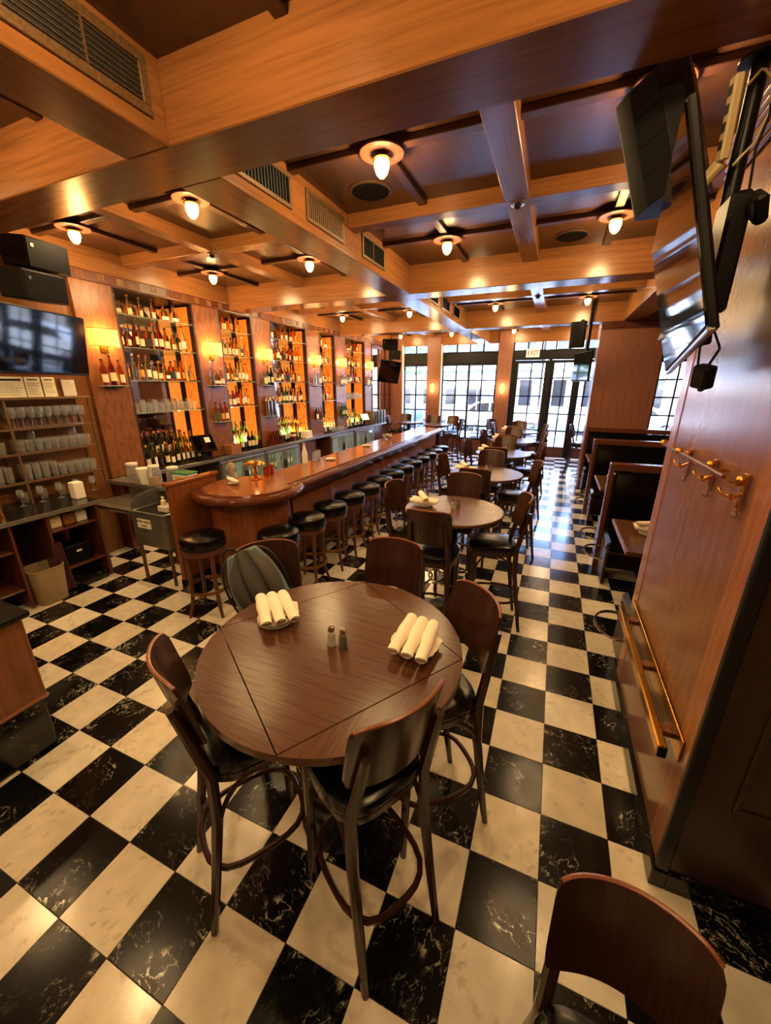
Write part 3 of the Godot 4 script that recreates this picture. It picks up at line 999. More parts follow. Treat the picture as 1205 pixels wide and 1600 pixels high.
# ------------------------------------------------------------------ back bar
func build_backbar() -> void:
	var pil := [[-3.11, -2.65], [-4.75, -4.27], [-5.98, -5.50], [-7.66, -7.16], [-8.85, -8.36], [-10.40, -10.0]]
	var tr := setting("trim_3")
	for p in pil:
		sp(tr, "pillar", V(-3.52, 0.955, p[0]), V(-3.10, 3.18, p[1]), "burl", 0.004)
	var nic := [[-4.27, -3.11], [-5.50, -4.75], [-7.16, -5.98], [-8.36, -7.66], [-10.0, -8.85]]
	var nth := ["the sink-side niche", "the second niche", "the third niche", "the fourth niche", "the street-side niche"]
	var sh := [2.90, 2.52, 2.12, 1.71]
	for n in 5:
		var z0: float = nic[n][0]
		var z1: float = nic[n][1]
		var o := thing("bottle_niche", "mirrored back-bar niche with glass shelves, " + ["nearest the hand sink", "second from the hand sink", "third from the hand sink", "fourth from the hand sink", "last toward the street"][n], "shelving", V(-3.1, 0.955, (z0 + z1) * 0.5))
		var w := z1 - z0
		var zf := -w * 0.5
		sp(o, "mirror", V(-0.405, 0, -w * 0.5), V(-0.395, 2.22, w * 0.5), "mirror", 0.0)
		sp(o, "top_board", V(-0.395, 2.215, -w * 0.5), V(0, 2.225, w * 0.5), "darker_z", 0.0)
		for s in [-1, 1]:
			sp(o, "jamb", V(-0.395, 0, s * (w * 0.5 - 0.012) - 0.012), V(-0.005, 2.215, s * (w * 0.5 - 0.012) + 0.012), "darker_y", 0.002)
			var lev := [0.06, 0.755, 1.165, 1.565, 1.945, 2.20]
			for k in 5:
				var b := bx(o, "light_panel", V(-0.215, (lev[k] + lev[k + 1]) * 0.5, s * (w * 0.5 - 0.027)), V(0.25, lev[k + 1] - lev[k] - 0.03, 0.005), "light_panel_%d" % ((n * 3 + k) % 4), 0.0)
		area(o, V(-0.215, 1.1, -(w * 0.5 - 0.034)), V(0, PI, 0), Vector2(0.25, 1.9), 0.10, Color(1.0, 0.62, 0.25))
		for y in sh:
			sp(o, "glass_shelf", V(-0.385, y - 0.955 - 0.010, -w * 0.5 + 0.03), V(-0.01, y - 0.955, w * 0.5 - 0.03), "shelf_glass", 0.002)
		sp(o, "step", V(-0.39, 0.001, -w * 0.5 + 0.03), V(-0.16, 0.11, w * 0.5 - 0.03), "darker_z", 0.003)
		if n >= 1:
			sp(o, "led_light", V(-0.38, 0.111, -w * 0.5 + 0.04), V(-0.17, 0.116, w * 0.5 - 0.04), "led_light", 0.0)
			area(o, V(-0.275, 0.13, 0), V(PI * 0.5, 0, 0), Vector2(0.2, w - 0.08), 0.22, Color(1.0, 0.86, 0.58))
		var a := z0 + 0.07
		var b := z1 - 0.06
		var m := int((b - a) / 0.086)
		bottle_row(a, b, 2.901, -3.30, int(m * 0.6), [11, 10, 11, 6, 10] if n == 0 else SET_WHISKEY, "the top shelf of " + nth[n], 1.02)
		bottle_row(a, b, 2.521, -3.25, m, SET_WHISKEY if n % 2 == 0 else SET_CLEAR, "the second shelf of " + nth[n])
		bottle_row(a, b, 2.121, -3.25, m, SET_CLEAR + SET_WHISKEY, "the third shelf of " + nth[n])
		if n == 0 or n == 4:
			var c := int((b - a) / 0.088)
			for i in c:
				cup("tumbler", V(-3.20, 1.711, lerpf(a, b, (i + 0.5) / c)), "clear tumbler on the lowest glass shelf of " + nth[n], "tumblers on the shelf of " + nth[n])
				if i % 2 == 0:
					cup("flute", V(-3.33, 1.711, lerpf(a, b, (i + 0.5) / c)), "tall clear glass at the back of the lowest glass shelf of " + nth[n], "tall glasses in " + nth[n])
		else:
			bottle_row(a, b, 1.711, -3.25, m, SET_DARK + SET_CLEAR, "the lowest shelf of " + nth[n])
		bottle_row(a, b, 1.073, -3.38, m - 1, SET_BRIGHT, "the raised step of " + nth[n], 1.0)
		bottle_row(a, b, 0.956, -3.17, m, SET_BRIGHT + SET_DARK + [2, 4], "the counter in front of " + nth[n], 0.95)
	# worktop and base cabinets
	var wt := thing("back_bar_worktop", "long dark worktop running under the bottle niches", "worktop")
	sp(wt, "slab", V(-3.52, 0.91, -11.6), V(-2.96, 0.955, -2.66), "stone_top", 0.005)
	sp(wt, "edge_strip", V(-2.965, 0.905, -11.6), V(-2.945, 0.957, -2.66), "steel", 0.003)
	for q in [[-3.55, -2.66, "dark open base cabinet beside the hand sink"], [-7.10, -6.52, "brown wooden base cabinet between the bar coolers"], [-7.80, -7.12, "dark open base cabinet between the bar coolers"]]:
		var c := thing("base_cabinet", q[2], "cabinet", V(-3.24, 0, (q[0] + q[1]) * 0.5))
		var w: float = q[1] - q[0]
		bx(c, "side_panel", V(0, 0.45, -w * 0.5 + 0.012), V(0.5, 0.90, 0.02), "dark_y")
		bx(c, "side_panel", V(0, 0.45, w * 0.5 - 0.012), V(0.5, 0.90, 0.02), "dark_y")
		bx(c, "shelf", V(0, 0.42, 0), V(0.48, 0.02, w - 0.05), "dark_z")
		bx(c, "back_panel", V(-0.24, 0.45, 0), V(0.01, 0.88, w - 0.05), "dark_y")
		bx(c, "plinth", V(0.0, 0.05, 0), V(0.44, 0.10, w - 0.05), "dark_z")
		if q[0] == -7.10:
			bx(c, "door", V(0.245, 0.5, 0), V(0.02, 0.76, w - 0.06), "dark_y")
	cooler(-5.40, -4.30, 2, "steel bar cooler with two glass doors under the second niche")
	cooler(-6.50, -5.42, 2, "steel bar cooler with two glass doors under the third niche")
	cooler(-9.00, -7.82, 2, "steel bar cooler with two glass doors under the fifth niche")
	cooler(-10.3, -9.10, 2, "steel bar cooler with two glass doors nearest the street")
	# sconces
	var names := ["beside the television", "between the first and second niches", "between the second and third niches", "between the third and fourth niches", "between the fourth and fifth niches", "past the street-side niche"]
	for i in 6:
		var z: float = (pil[i][0] + pil[i][1]) * 0.5
		var s := thing("wall_sconce", "cream half-drum wall sconce glowing on the pillar " + names[i], "wall lamp", V(-3.10, 2.59, z), 0, "wall sconces on the pillars")
		bx(s, "back_plate", V(0.006, -0.04, 0), V(0.01, 0.24, 0.09), "brass", 0.002)
		part(s, "arm", M.new().tube([V(0.01, -0.12, 0), V(0.07, -0.13, 0), V(0.075, -0.08, 0), V(0.075, -0.03, 0)], 0.007), "brass")
		var f := func(u: float, v: float, e: float) -> Vector3:
			var a := lerpf(-PI * 0.5, PI * 0.5, u)
			return V(0.014 + (0.12 + e) * pow(maxf(cos(a), 0.0), 0.45), lerpf(-0.095, 0.095, v), (0.155 + e) * sin(a))
		part(s, "lamp_shade", M.new().shell(func(u, v): return f.call(u, v, 0.0), func(u, v): return f.call(u, v, -0.003), 16, 1), "shade")
		for y in [-0.095, 0.095]:
			var edge := []
			for k in 17:
				edge.append(f.call(k / 16.0, (y + 0.095) / 0.19, 0.001))
			part(s, "trim_band", M.new().tube(edge, 0.0035, 6), "dull_brass")
		omni(s, V(0.07, 0.0, 0), 0.9, Color(1.0, 0.74, 0.42), 0.03)
		# small shelf under it
		var y := 2.055
		var sf := thing("pillar_shelf", "small black-edged glass shelf on the pillar " + names[i], "shelf", V(-3.10, y, z), 0, "small shelves on the pillars")
		bx(sf, "glass_plate", V(0.062, 0, 0), V(0.12, 0.010, 0.30), "shelf_glass", 0.002)
		bx(sf, "bracket", V(0.05, -0.014, 0), V(0.10, 0.016, 0.18), "black_metal", 0.003)
		for k in 3:
			var L: Array = LOOKS[[[0, 5, 0], [6, 10, 4], [9, 16, 8], [2, 4, 4], [8, 2, 1], [1, 11, 2]][i][k]]
			bottle(L[0], L[1], L[2], L[3], V(-3.04, y + 0.006, z + (k - 1) * 0.098), rng.randf_range(-0.3, 0.3), "%s bottle, %s label, sconce shelf %s" % [L[4], L[2], names[i]], "bottles on the sconce shelves")
	for q in [[-4.51, 1.50, [0, 7, 14], "between the first and second niches"], [-5.74, 1.50, [2, 4, 4], "between the second and third niches"], [-7.41, 1.30, [3, 3, 15], "between the third and fourth niches"], [-8.60, 1.30, [12, 16, 12], "between the fourth and fifth niches"]]:
		var sf := thing("pillar_shelf", "lower black-edged glass shelf on the pillar " + q[3], "shelf", V(-3.10, q[1], q[0]), 0, "small shelves on the pillars")
		bx(sf, "glass_plate", V(0.062, 0, 0), V(0.12, 0.010, 0.30), "shelf_glass", 0.002)
		bx(sf, "bracket", V(0.05, -0.014, 0), V(0.10, 0.016, 0.18), "black_metal", 0.003)
		for k in 3:
			if q[0] == -5.74:
				var t := thing("tall_shaker", "tall steel shaker on the lower pillar shelf between the second and third niches", "shaker", V(-3.04, q[1] + 0.006, q[0] + (k - 1) * 0.1), 0, "tall steel shakers")
				part(t, "body", M.new().lathe([[0, 0], [0.032, 0], [0.036, 0.01], [0.040, 0.27], [0.041, 0.275], [0, 0.275]], 16), "chrome")
				part(t, "lid", M.new().lathe([[0, 0.276], [0.041, 0.276], [0.03, 0.31], [0.018, 0.34], [0.02, 0.36], [0, 0.365]], 16), "chrome")
				continue
			var L: Array = LOOKS[q[2][k]]
			bottle(L[0], L[1], L[2], L[3], V(-3.04, q[1] + 0.006, q[0] + (k - 1) * 0.098), rng.randf_range(-0.3, 0.3), "%s bottle, %s label, lower pillar shelf %s" % [L[4], L[2], q[3]], "bottles on the lower pillar shelves")
	# till screen
	var pos := thing("till_terminal", "black touch-screen till tilted on the back counter", "till", V(-3.02, 0.957, -4.05), -0.25)
	bx(pos, "foot", V(-0.02, 0.012, 0), V(0.16, 0.024, 0.22), "black_plastic", 0.005)
	bx(pos, "neck", V(-0.05, 0.12, 0), V(0.04, 0.22, 0.08), "black_plastic", 0.008, V(0, 0, 0.25))
	var scr := bx(pos, "monitor", V(0.0, 0.25, 0), V(0.035, 0.28, 0.36), "black_plastic", 0.008, V(0, 0, 0.55))
	bx(scr, "screen", V(0.0185, 0, 0), V(0.002, 0.24, 0.32), "screen_black", 0.0)
	bx(scr, "sticker", V(0.0200, 0.045, -0.07), V(0.001, 0.085, 0.085), "paper_white", 0.0)
	# copper mugs stacked on the worktop
	for r in 3:
		for i in 5 - r:
			var mg := thing("copper_mug", "copper mug stacked in front of the third niche", "mug", V(-3.02, 0.957 + r * 0.087, -5.60 - 0.085 * i - 0.043 * r), 0, "stacked copper mugs")
			part(mg, "body", M.new().lathe([[0, 0], [0.032, 0], [0.036, 0.01], [0.038, 0.085], [0.0365, 0.085], [0.033, 0.012], [0, 0.012]], 16), "copper")
			part(mg, "handle", M.new().tube(arc(V(0.040, 0.043, 0), 0.026, -1.35, 1.35, 8, Vector3.RIGHT, Vector3.UP), 0.004, 6), "copper")
	var cr := thing("wooden_crate", "pale wooden box of bar tools on the back counter", "box", V(-3.0, 0.957, -4.62))
	bx(cr, "base", V(0, 0.006, 0), V(0.16, 0.012, 0.22), "tone_wood")
	for s in [-1, 1]:
		bx(cr, "side", V(s * 0.076, 0.085, 0), V(0.008, 0.145, 0.22), "tone_wood")
		bx(cr, "end", V(0, 0.085, s * 0.106), V(0.144, 0.145, 0.008), "tone_wood")
	for k in 4:
		var pp := one("napkin_stack", M.new().box(V(0, 0.02, 0), V(0.16, 0.038, 0.22), 0.006), "paper_white", "white packet of paper napkins piled on the back counter", "napkins", "napkin packets", Transform3D(Basis(Vector3.UP, 0.1 * k - 0.15), V(-3.03, 0.957 + 0.040 * k, -6.85)))
	var rb := thing("red_carton", "dark red carton box on the back counter by the copper mugs", "box", V(-3.02, 0.957, -6.35))
	bx(rb, "body", V(0, 0.09, 0), V(0.09, 0.18, 0.09), "red_cloth", 0.003)
	bx(rb, "cream_band", V(0, 0.12, 0), V(0.092, 0.05, 0.092), "tone_cream", 0.002)
	for i in 7:
		cup("tumbler", V(-3.03, 0.957, -7.95 - 0.09 * i), "clear tumbler upside the far back counter under the last niche", "tumblers on the back counter")
	var kr := thing("till_terminal", "small pale touch screen on the back counter past the last niche", "till", V(-3.02, 0.957, -9.75), -0.4)
	bx(kr, "foot", V(0, 0.01, 0), V(0.14, 0.02, 0.18), "black_plastic", 0.004)
	bx(kr, "stem", V(-0.03, 0.11, 0), V(0.03, 0.2, 0.05), "black_plastic", 0.004)
	var ks := bx(kr, "monitor", V(0, 0.24, 0), V(0.025, 0.22, 0.3), "black_plastic", 0.006, V(0, 0, 0.6))
	bx(ks, "screen", V(0.014, 0, 0), V(0.002, 0.19, 0.27), "exit_lit", 0.0)
	# tall steel cooler stack by the street end
	for k in 4:
		var t := thing("steel_dispenser", "tall black and steel dispenser on the counter end toward the street", "dispenser", V(-3.0, 0.957, -10.25 - 0.22 * k), 0, "dispensers at the counter end")
		bx(t, "body", V(0, 0.19, 0), V(0.2, 0.38, 0.12), "steel", 0.006)
		bx(t, "front", V(0.102, 0.19, 0.02), V(0.004, 0.36, 0.07), "black_plastic", 0.0)

func cooler(z0: float, z1: float, doors: int, label: String) -> void:
	var w := z1 - z0
	var o := thing("bar_cooler", label, "fridge", V(-3.0, 0, (z0 + z1) * 0.5), 0, "glass-door bar coolers")
	var d := 0.48
	bx(o, "base", V(-d * 0.5, 0.055, 0), V(d, 0.11, w - 0.01), "steel")
	bx(o, "roof", V(-d * 0.5, 0.875, 0), V(d, 0.05, w - 0.01), "steel")
	bx(o, "back_panel", V(-d + 0.01, 0.48, 0), V(0.02, 0.74, w - 0.01), "white_plastic")
	for s in [-1, 1]:
		bx(o, "side_panel", V(-d * 0.5 + 0.01, 0.48, s * (w * 0.5 - 0.02)), V(d - 0.02, 0.74, 0.03), "steel")
	bx(o, "wire_shelf", V(-d * 0.5 + 0.01, 0.46, 0), V(d - 0.06, 0.008, w - 0.08), "chrome")
	bx(o, "cooler_light", V(-0.06, 0.842, 0), V(0.04, 0.014, w - 0.12), "cooler_light")
	area(o, V(-0.09, 0.832, 0), V(-PI * 0.5, 0, 0), Vector2(0.05, w - 0.12), 0.10, Color(0.80, 1.0, 0.88))
	var dw := (w - 0.02) / doors
	for k in doors:
		var zc := -w * 0.5 + 0.01 + dw * (k + 0.5)
		var dr := Node3D.new()
		dr.name = "door"
		o.add_child(dr, true)
		dr.position = V(0.012, 0.485, zc)
		for s in [-1, 1]:
			bx(dr, "stile", V(0, 0, s * (dw * 0.5 - 0.03)), V(0.03, 0.74, 0.05), "steel")
			bx(dr, "rail", V(0, s * 0.345, 0), V(0.03, 0.05, dw - 0.11), "steel")
		bx(dr, "pane", V(0, 0, 0), V(0.006, 0.64, dw - 0.11), "door_glass", 0.0)
		bx(dr, "handle", V(0.025, 0, (0.5 if k == 0 else -0.5) * (dw - 0.06)), V(0.016, 0.3, 0.016), "black_metal")
		for y in ([0.116, 0.466] if z0 > -7.0 else []):
			for i in 4:
				var L: Array = LOOKS[[12, 9, 14, 13, 16, 2, 1, 12][(i + k * 3 + int(y * 10)) % 8]]
				bottle(L[0], L[1], L[2], L[3], V(-3.14, y, (z0 + z1) * 0.5 + zc + (i - 1.5) * (dw - 0.14) / 4.0), rng.randf_range(-0.4, 0.4), "%s bottle, %s label, in the %s" % [L[4], L[2], label.replace("steel bar cooler with two glass doors", "cooler")], "bottles in the coolers", 0.95)

# ------------------------------------------------------------------ the bar
func build_bar() -> void:
	var o := thing("bar_counter", "long mahogany bar with a rounded end and moulded edge", "bar")
	var zc := -2.70
	var xc := -0.95
	var zf := -8.95
	# front panels, one between each pair of seams
	var n := 7
	for k in n:
		var a := lerpf(zc - 0.38, zf, float(k) / n)
		var b := lerpf(zc - 0.38, zf, float(k + 1) / n)
		sp(o, "front_panel", V(-0.74, 0.14, b + 0.003), V(-0.70, 0.985, a - 0.003), "bar_y", 0.003)
	sp(o, "carcass", V(-1.05, 0.0, zf), V(-0.742, 0.98, zc - 0.38), "darker_y", 0.0)
	sp(o, "kick_board", V(-0.742, 0.0, zf), V(-0.725, 0.138, zc - 0.40), "marble_base", 0.002)
	sp(o, "end_panel", V(-1.10, 0.0, zf - 0.03), V(-0.70, 0.985, zf - 0.003), "bar_y", 0.003)
	# rounded drum under the end, made of staves
	for k in 9:
		var a0 := -0.75 + (PI + 0.95) * k / 9.0 - PI * 0.0
		var a1 := -0.75 + (PI + 0.95) * (k + 1) / 9.0
		var pts := []
		for i in 5:
			var a := lerpf(a0 + 0.004, a1 - 0.004, i / 4.0)
			pts.append(Vector2(cos(a), sin(a)) * 0.40)
		for i in 5:
			var a := lerpf(a1 - 0.004, a0 + 0.004, i / 4.0)
			pts.append(Vector2(cos(a), sin(a)) * 0.375)
		# polygon lies in x and z: turn the prism upright
		part(o, "drum_stave", M.new().prism(pts, 0.0, 0.845, Transform3D(Basis(Vector3.RIGHT, -PI * 0.5).scaled(V(1, 1, -1)), V(xc, 0.14, zc))), "bar_y")
	part(o, "drum_kick", M.new().lathe([[0, 0], [0.37, 0], [0.37, 0.139], [0, 0.139]], 32, Transform3D(Basis.IDENTITY, V(xc, 0.0, zc))), "marble_base")
	# top: straight board with a round end
	var poly := []
	poly.append(Vector2(-1.13, zf))
	poly.append(Vector2(-0.62, zf))
	poly.append(Vector2(-0.62, zc - 0.30))
	for k in 25:
		var a := -0.73 + (PI + 0.73 + 1.148) * k / 24.0
		poly.append(Vector2(xc + 0.44 * cos(a), zc + 0.44 * sin(a)))
	var flat := []
	for p in poly:
		flat.append(Vector2(p.x, -p.y))
	part(o, "bar_top", M.new().prism(flat, 1.03, 1.068, Transform3D(Basis(V(1, 0, 0), V(0, 0, -1), V(0, 1, 0)), Vector3.ZERO)), "bar_z")
	# moulded nosing along the straight run and round the end
	var prof := [Vector2(-0.005, -0.045), Vector2(-0.005, 0.022), Vector2(0.012, 0.028), Vector2(0.03, 0.024), Vector2(0.042, 0.008), Vector2(0.058, 0.004), Vector2(0.072, 0.012), Vector2(0.092, 0.012), Vector2(0.112, -0.002), Vector2(0.122, -0.024), Vector2(0.118, -0.048), Vector2(0.098, -0.062), Vector2(0.07, -0.066), Vector2(0.04, -0.075), Vector2(0.01, -0.075)]
	var path := []
	var nrm := []
	for k in 29:
		var a := PI - 0.62 - (PI - 0.62 + 0.62) * k / 28.0
		path.append(V(xc + 0.445 * cos(a), 1.05, zc + 0.445 * sin(a)))
		nrm.append(V(cos(a), 0, sin(a)))
	part(o, "end_nosing", sweep(prof, path, nrm), "nosing", Transform3D.IDENTITY, 50)
	part(o, "front_nosing", sweep(prof, [V(-0.615, 1.05, zc - 0.20), V(-0.615, 1.05, -5.8), V(-0.615, 1.05, zf)], [V(1, 0, 0), V(1, 0, 0), V(1, 0, 0)]), "nosing", Transform3D.IDENTITY, 50)
	# foot rail
	part(o, "foot_rail", M.new().tube([V(-0.56, 0.19, zc - 0.55), V(-0.56, 0.19, zf + 0.1)], 0.022, 12), "dull_brass")
	for k in 6:
		part(o, "rail_bracket", M.new().tube([V(-0.70, 0.19, -3.6 - k * 1.0), V(-0.585, 0.19, -3.6 - k * 1.0)], 0.012, 8), "dull_brass")
	# end partition
	var pt := thing("bar_partition", "reddish wooden partition with a thick cap at the round bar end", "partition", V(-1.42, 0, -2.40))
	bx(pt, "panel", V(0, 0.64, 0), V(0.05, 1.0, 0.58), "bar_y", 0.004)
	bx(pt, "cap", V(0, 1.158, 0), V(0.085, 0.036, 0.64), "bar_z", 0.008)
	bx(pt, "base", V(0, 0.069, 0), V(0.06, 0.138, 0.59), "marble_base", 0.003)
	# underbar shelf seen behind the bar
	var ub := thing("underbar_station", "dark steel underbar station behind the long bar", "counter", V(-1.28, 0, -5.9))
	bx(ub, "body", V(0, 0.42, 0), V(0.28, 0.80, 5.0), "black_metal", 0.004)
	bx(ub, "steel_top", V(0, 0.832, 0), V(0.30, 0.02, 5.02), "steel", 0.004)
	# things standing on the bar
	var lp := thing("table_lamp", "small brass mushroom lamp lit on the rounded bar end", "lamp", V(-1.06, 1.069, -2.93))
	part(lp, "base", M.new().lathe([[0, 0], [0.06, 0], [0.062, 0.006], [0.05, 0.014], [0.02, 0.022], [0, 0.022]], 24), "brass")
	part(lp, "stem", M.new().lathe([[0, 0.02], [0.016, 0.02], [0.018, 0.03], [0.018, 0.13], [0.024, 0.135], [0.024, 0.145], [0.014, 0.155], [0.010, 0.185], [0, 0.185]], 16), "brass")
	part(lp, "lamp_shade", M.new().lathe([[0.012, 0.212], [0.06, 0.205], [0.10, 0.188], [0.115, 0.176], [0.112, 0.174], [0.098, 0.182], [0.058, 0.197], [0.012, 0.204]], 28), "brass")
	part(lp, "bulb", M.new().lathe([[0, 0.165], [0.018, 0.17], [0.022, 0.182], [0.012, 0.196], [0, 0.198]], 12), "bulb")
	omni(lp, V(0, 0.178, 0), 0.08, WARM, 0.015)
	plate_stack(V(-1.12, 1.069, -2.66), 2, "small white plate under napkins on the rounded bar end", 0.06)
	for k in 3:
		napkin(V(-1.12, 1.093, -2.66) + V(-0.03 + 0.034 * k, 0, 0.01 * k), 1.1, "rolled cream napkin on the plates at the rounded bar end", "napkins on the bar end", 0.75)
	var sh := thing("straw_jar", "clear jar with a crumpled bag by the brass lamp", "jar", V(-1.26, 1.069, -2.78))
	part(sh, "glass_body", M.new().lathe([[0, 0], [0.032, 0], [0.034, 0.004], [0.04, 0.13], [0.038, 0.13], [0.032, 0.01], [0, 0.01]], 16), "thin_glass")
	part(sh, "bag", M.new().lathe([[0, 0.012], [0.03, 0.014], [0.035, 0.07], [0.037, 0.13], [0.042, 0.16], [0.03, 0.19], [0.012, 0.2], [0.016, 0.22], [0, 0.222]], 9), "beige_plastic")
	for k in 2:
		var mg := thing("copper_cup", "hammered copper cup on the bar beside the brass lamp", "cup", V(-1.06 - 0.02 * k, 1.069, -3.12 - 0.10 * k), 0, "copper cups on the bar")
		part(mg, "body", M.new().lathe([[0, 0], [0.030, 0], [0.034, 0.008], [0.038, 0.10], [0.0365, 0.10], [0.032, 0.012], [0, 0.012]], 18), "copper")
		part(mg, "rim", M.new().tube(ring(V(0, 0.10, 0), 0.0375, 18), 0.0018, 6, true), "brass")
	var wbt := thing("squeeze_bottle", "white plastic bottle with a narrow neck on the bar", "bottle", V(-1.08, 1.069, -3.92))
	part(wbt, "body", M.new().lathe([[0, 0], [0.035, 0], [0.038, 0.005], [0.038, 0.13], [0.018, 0.20], [0.014, 0.24], [0, 0.24]], 16), "white_plastic")
	part(wbt, "cap", M.new().lathe([[0, 0.241], [0.015, 0.241], [0.012, 0.27], [0, 0.275]], 12), "tone_gold")
	for k in 3:
		cup("tumbler", V(-1.04 - 0.03 * k, 1.069, -4.10 - 0.09 * k), "clear tumbler on the bar by the white bottle", "tumblers on the bar")
	plate_stack(V(-0.90, 1.069, -4.28), 2, "small white plate on the bar past the white bottle", 0.07)
	plate_stack(V(-0.98, 1.069, -5.6), 2, "small white plate on the bar before the fruit bowl", 0.07)
	var fb := thing("fruit_bowl", "glass bowl of lemons and limes on the bar", "bowl", V(-0.98, 1.069, -6.55))
	part(fb, "glass_body", M.new().lathe([[0, 0], [0.045, 0], [0.05, 0.006], [0.085, 0.05], [0.095, 0.10], [0.092, 0.10], [0.08, 0.052], [0.045, 0.012], [0, 0.012]], 24), "thin_glass")
	for k in 9:
		var a := k * 2.4
		var r := 0.0 if k == 8 else 0.045
		var fr := one("lemon" if k % 3 else "lime", M.new().lathe([[0, -0.033], [0.008, -0.031], [0.023, -0.018], [0.027, 0], [0.023, 0.018], [0.008, 0.031], [0, 0.033]], 10), "lemon" if k % 3 else "lime", "yellow lemon heaped in the glass bowl on the bar" if k % 3 else "green lime heaped in the glass bowl on the bar", "fruit", "fruit in the bar bowl", Transform3D(Basis.from_euler(V(a, a * 0.7, 1.2)), V(-0.98 + r * cos(a), 1.069 + 0.048 + 0.016 * (k / 3), -6.55 + r * sin(a))))

func sweep(prof: Array, path: Array, nrm: Array) -> M:
	# a closed profile (x outwards, y up) carried along a path whose outward normals are given
	var m := M.new()
	var pv := PackedVector3Array()
	var pt := PackedInt32Array()
	var n := prof.size()
	for i in path.size():
		for p in prof:
			pv.append(path[i] + nrm[i] * p.x + Vector3.UP * p.y)
	for i in path.size() - 1:
		for k in n:
			var q := (k + 1) % n
			pt.append_array(PackedInt32Array([i * n + k, i * n + q, (i + 1) * n + q, i * n + k, (i + 1) * n + q, (i + 1) * n + k]))
	var tr := Geometry2D.triangulate_polygon(PackedVector2Array(prof))
	var e := (path.size() - 1) * n
	for i in range(0, tr.size(), 3):
		var a := tr[i]; var b := tr[i + 1]; var c := tr[i + 2]
		var cw: bool = (prof[b] - prof[a]).cross(prof[c] - prof[a]) > 0.0
		var cwp := Geometry2D.is_polygon_clockwise(PackedVector2Array(prof))
		if cw == cwp:
			var x := b; b = c; c = x
		pt.append_array(PackedInt32Array([a, c, b, e + a, e + b, e + c]))
	m.put(pv, pt)
	return m

func plate_stack(at: Vector3, n: int, label: String, r := 0.075) -> void:
	for k in n:
		one("side_plate", M.new().lathe([[0, 0], [r * 0.62, 0], [r * 0.66, 0.003], [r, 0.011], [r, 0.0135], [r * 0.68, 0.0065], [0, 0.005]], 28), "china", label, "plate", "small white plates", Transform3D(Basis.IDENTITY, at + V(0.0015 * (k % 2), 0.0078 * k, 0)))

func napkin(at: Vector3, turn: float, label: String, group: String, size := 1.0, tilt := 0.0) -> void:
	# a napkin rolled round cutlery: a loose spiral tube with a flared loose corner
	var key := "napkin"
	if not MC.has(key):
		var fr := func(u: float, v: float, e: float) -> Vector3:
			var a := u * TAU * 2.3
			var rr := 0.028 - 0.0056 * u * 2.3 + e
			var bulge := 1.0 + 0.10 * sin(v * 5.0) + 0.06 * sin(v * 13.0 + a)
			return V(cos(a) * rr * bulge, sin(a) * rr * bulge * 0.86 + 0.0245, (v - 0.5) * (0.245 + 0.014 * sin(a)))
		MC[key] = M.new().shell(func(u, v): return fr.call(u, v, 0.0), func(u, v): return fr.call(u, v, -0.0022), 46, 8).mesh(60)
		var fl := func(u: float, v: float, e: float) -> Vector3:
			return V(0.022 + 0.034 * u * (1.0 - 0.6 * v), 0.010 - 0.006 * u + 0.004 * sin(v * 9.0) + e, (v - 0.5) * 0.15 * (1.0 - 0.3 * u))
		MC[key + "f"] = M.new().shell(func(u, v): return fl.call(u, v, 0.0012), func(u, v): return fl.call(u, v, -0.0006), 6, 10).mesh(60)
	var o := thing("rolled_napkin", label, "napkin", at, turn, group)
	o.rotation.x = tilt
	o.scale = Vector3.ONE * size
	part(o, "roll", MC[key], "linen")
	part(o, "loose_corner", MC[key + "f"], "linen")
	part(o, "core", M.new().tube([V(0, 0.0245, -0.105), V(0, 0.0245, 0.105)], 0.011, 8), "linen")

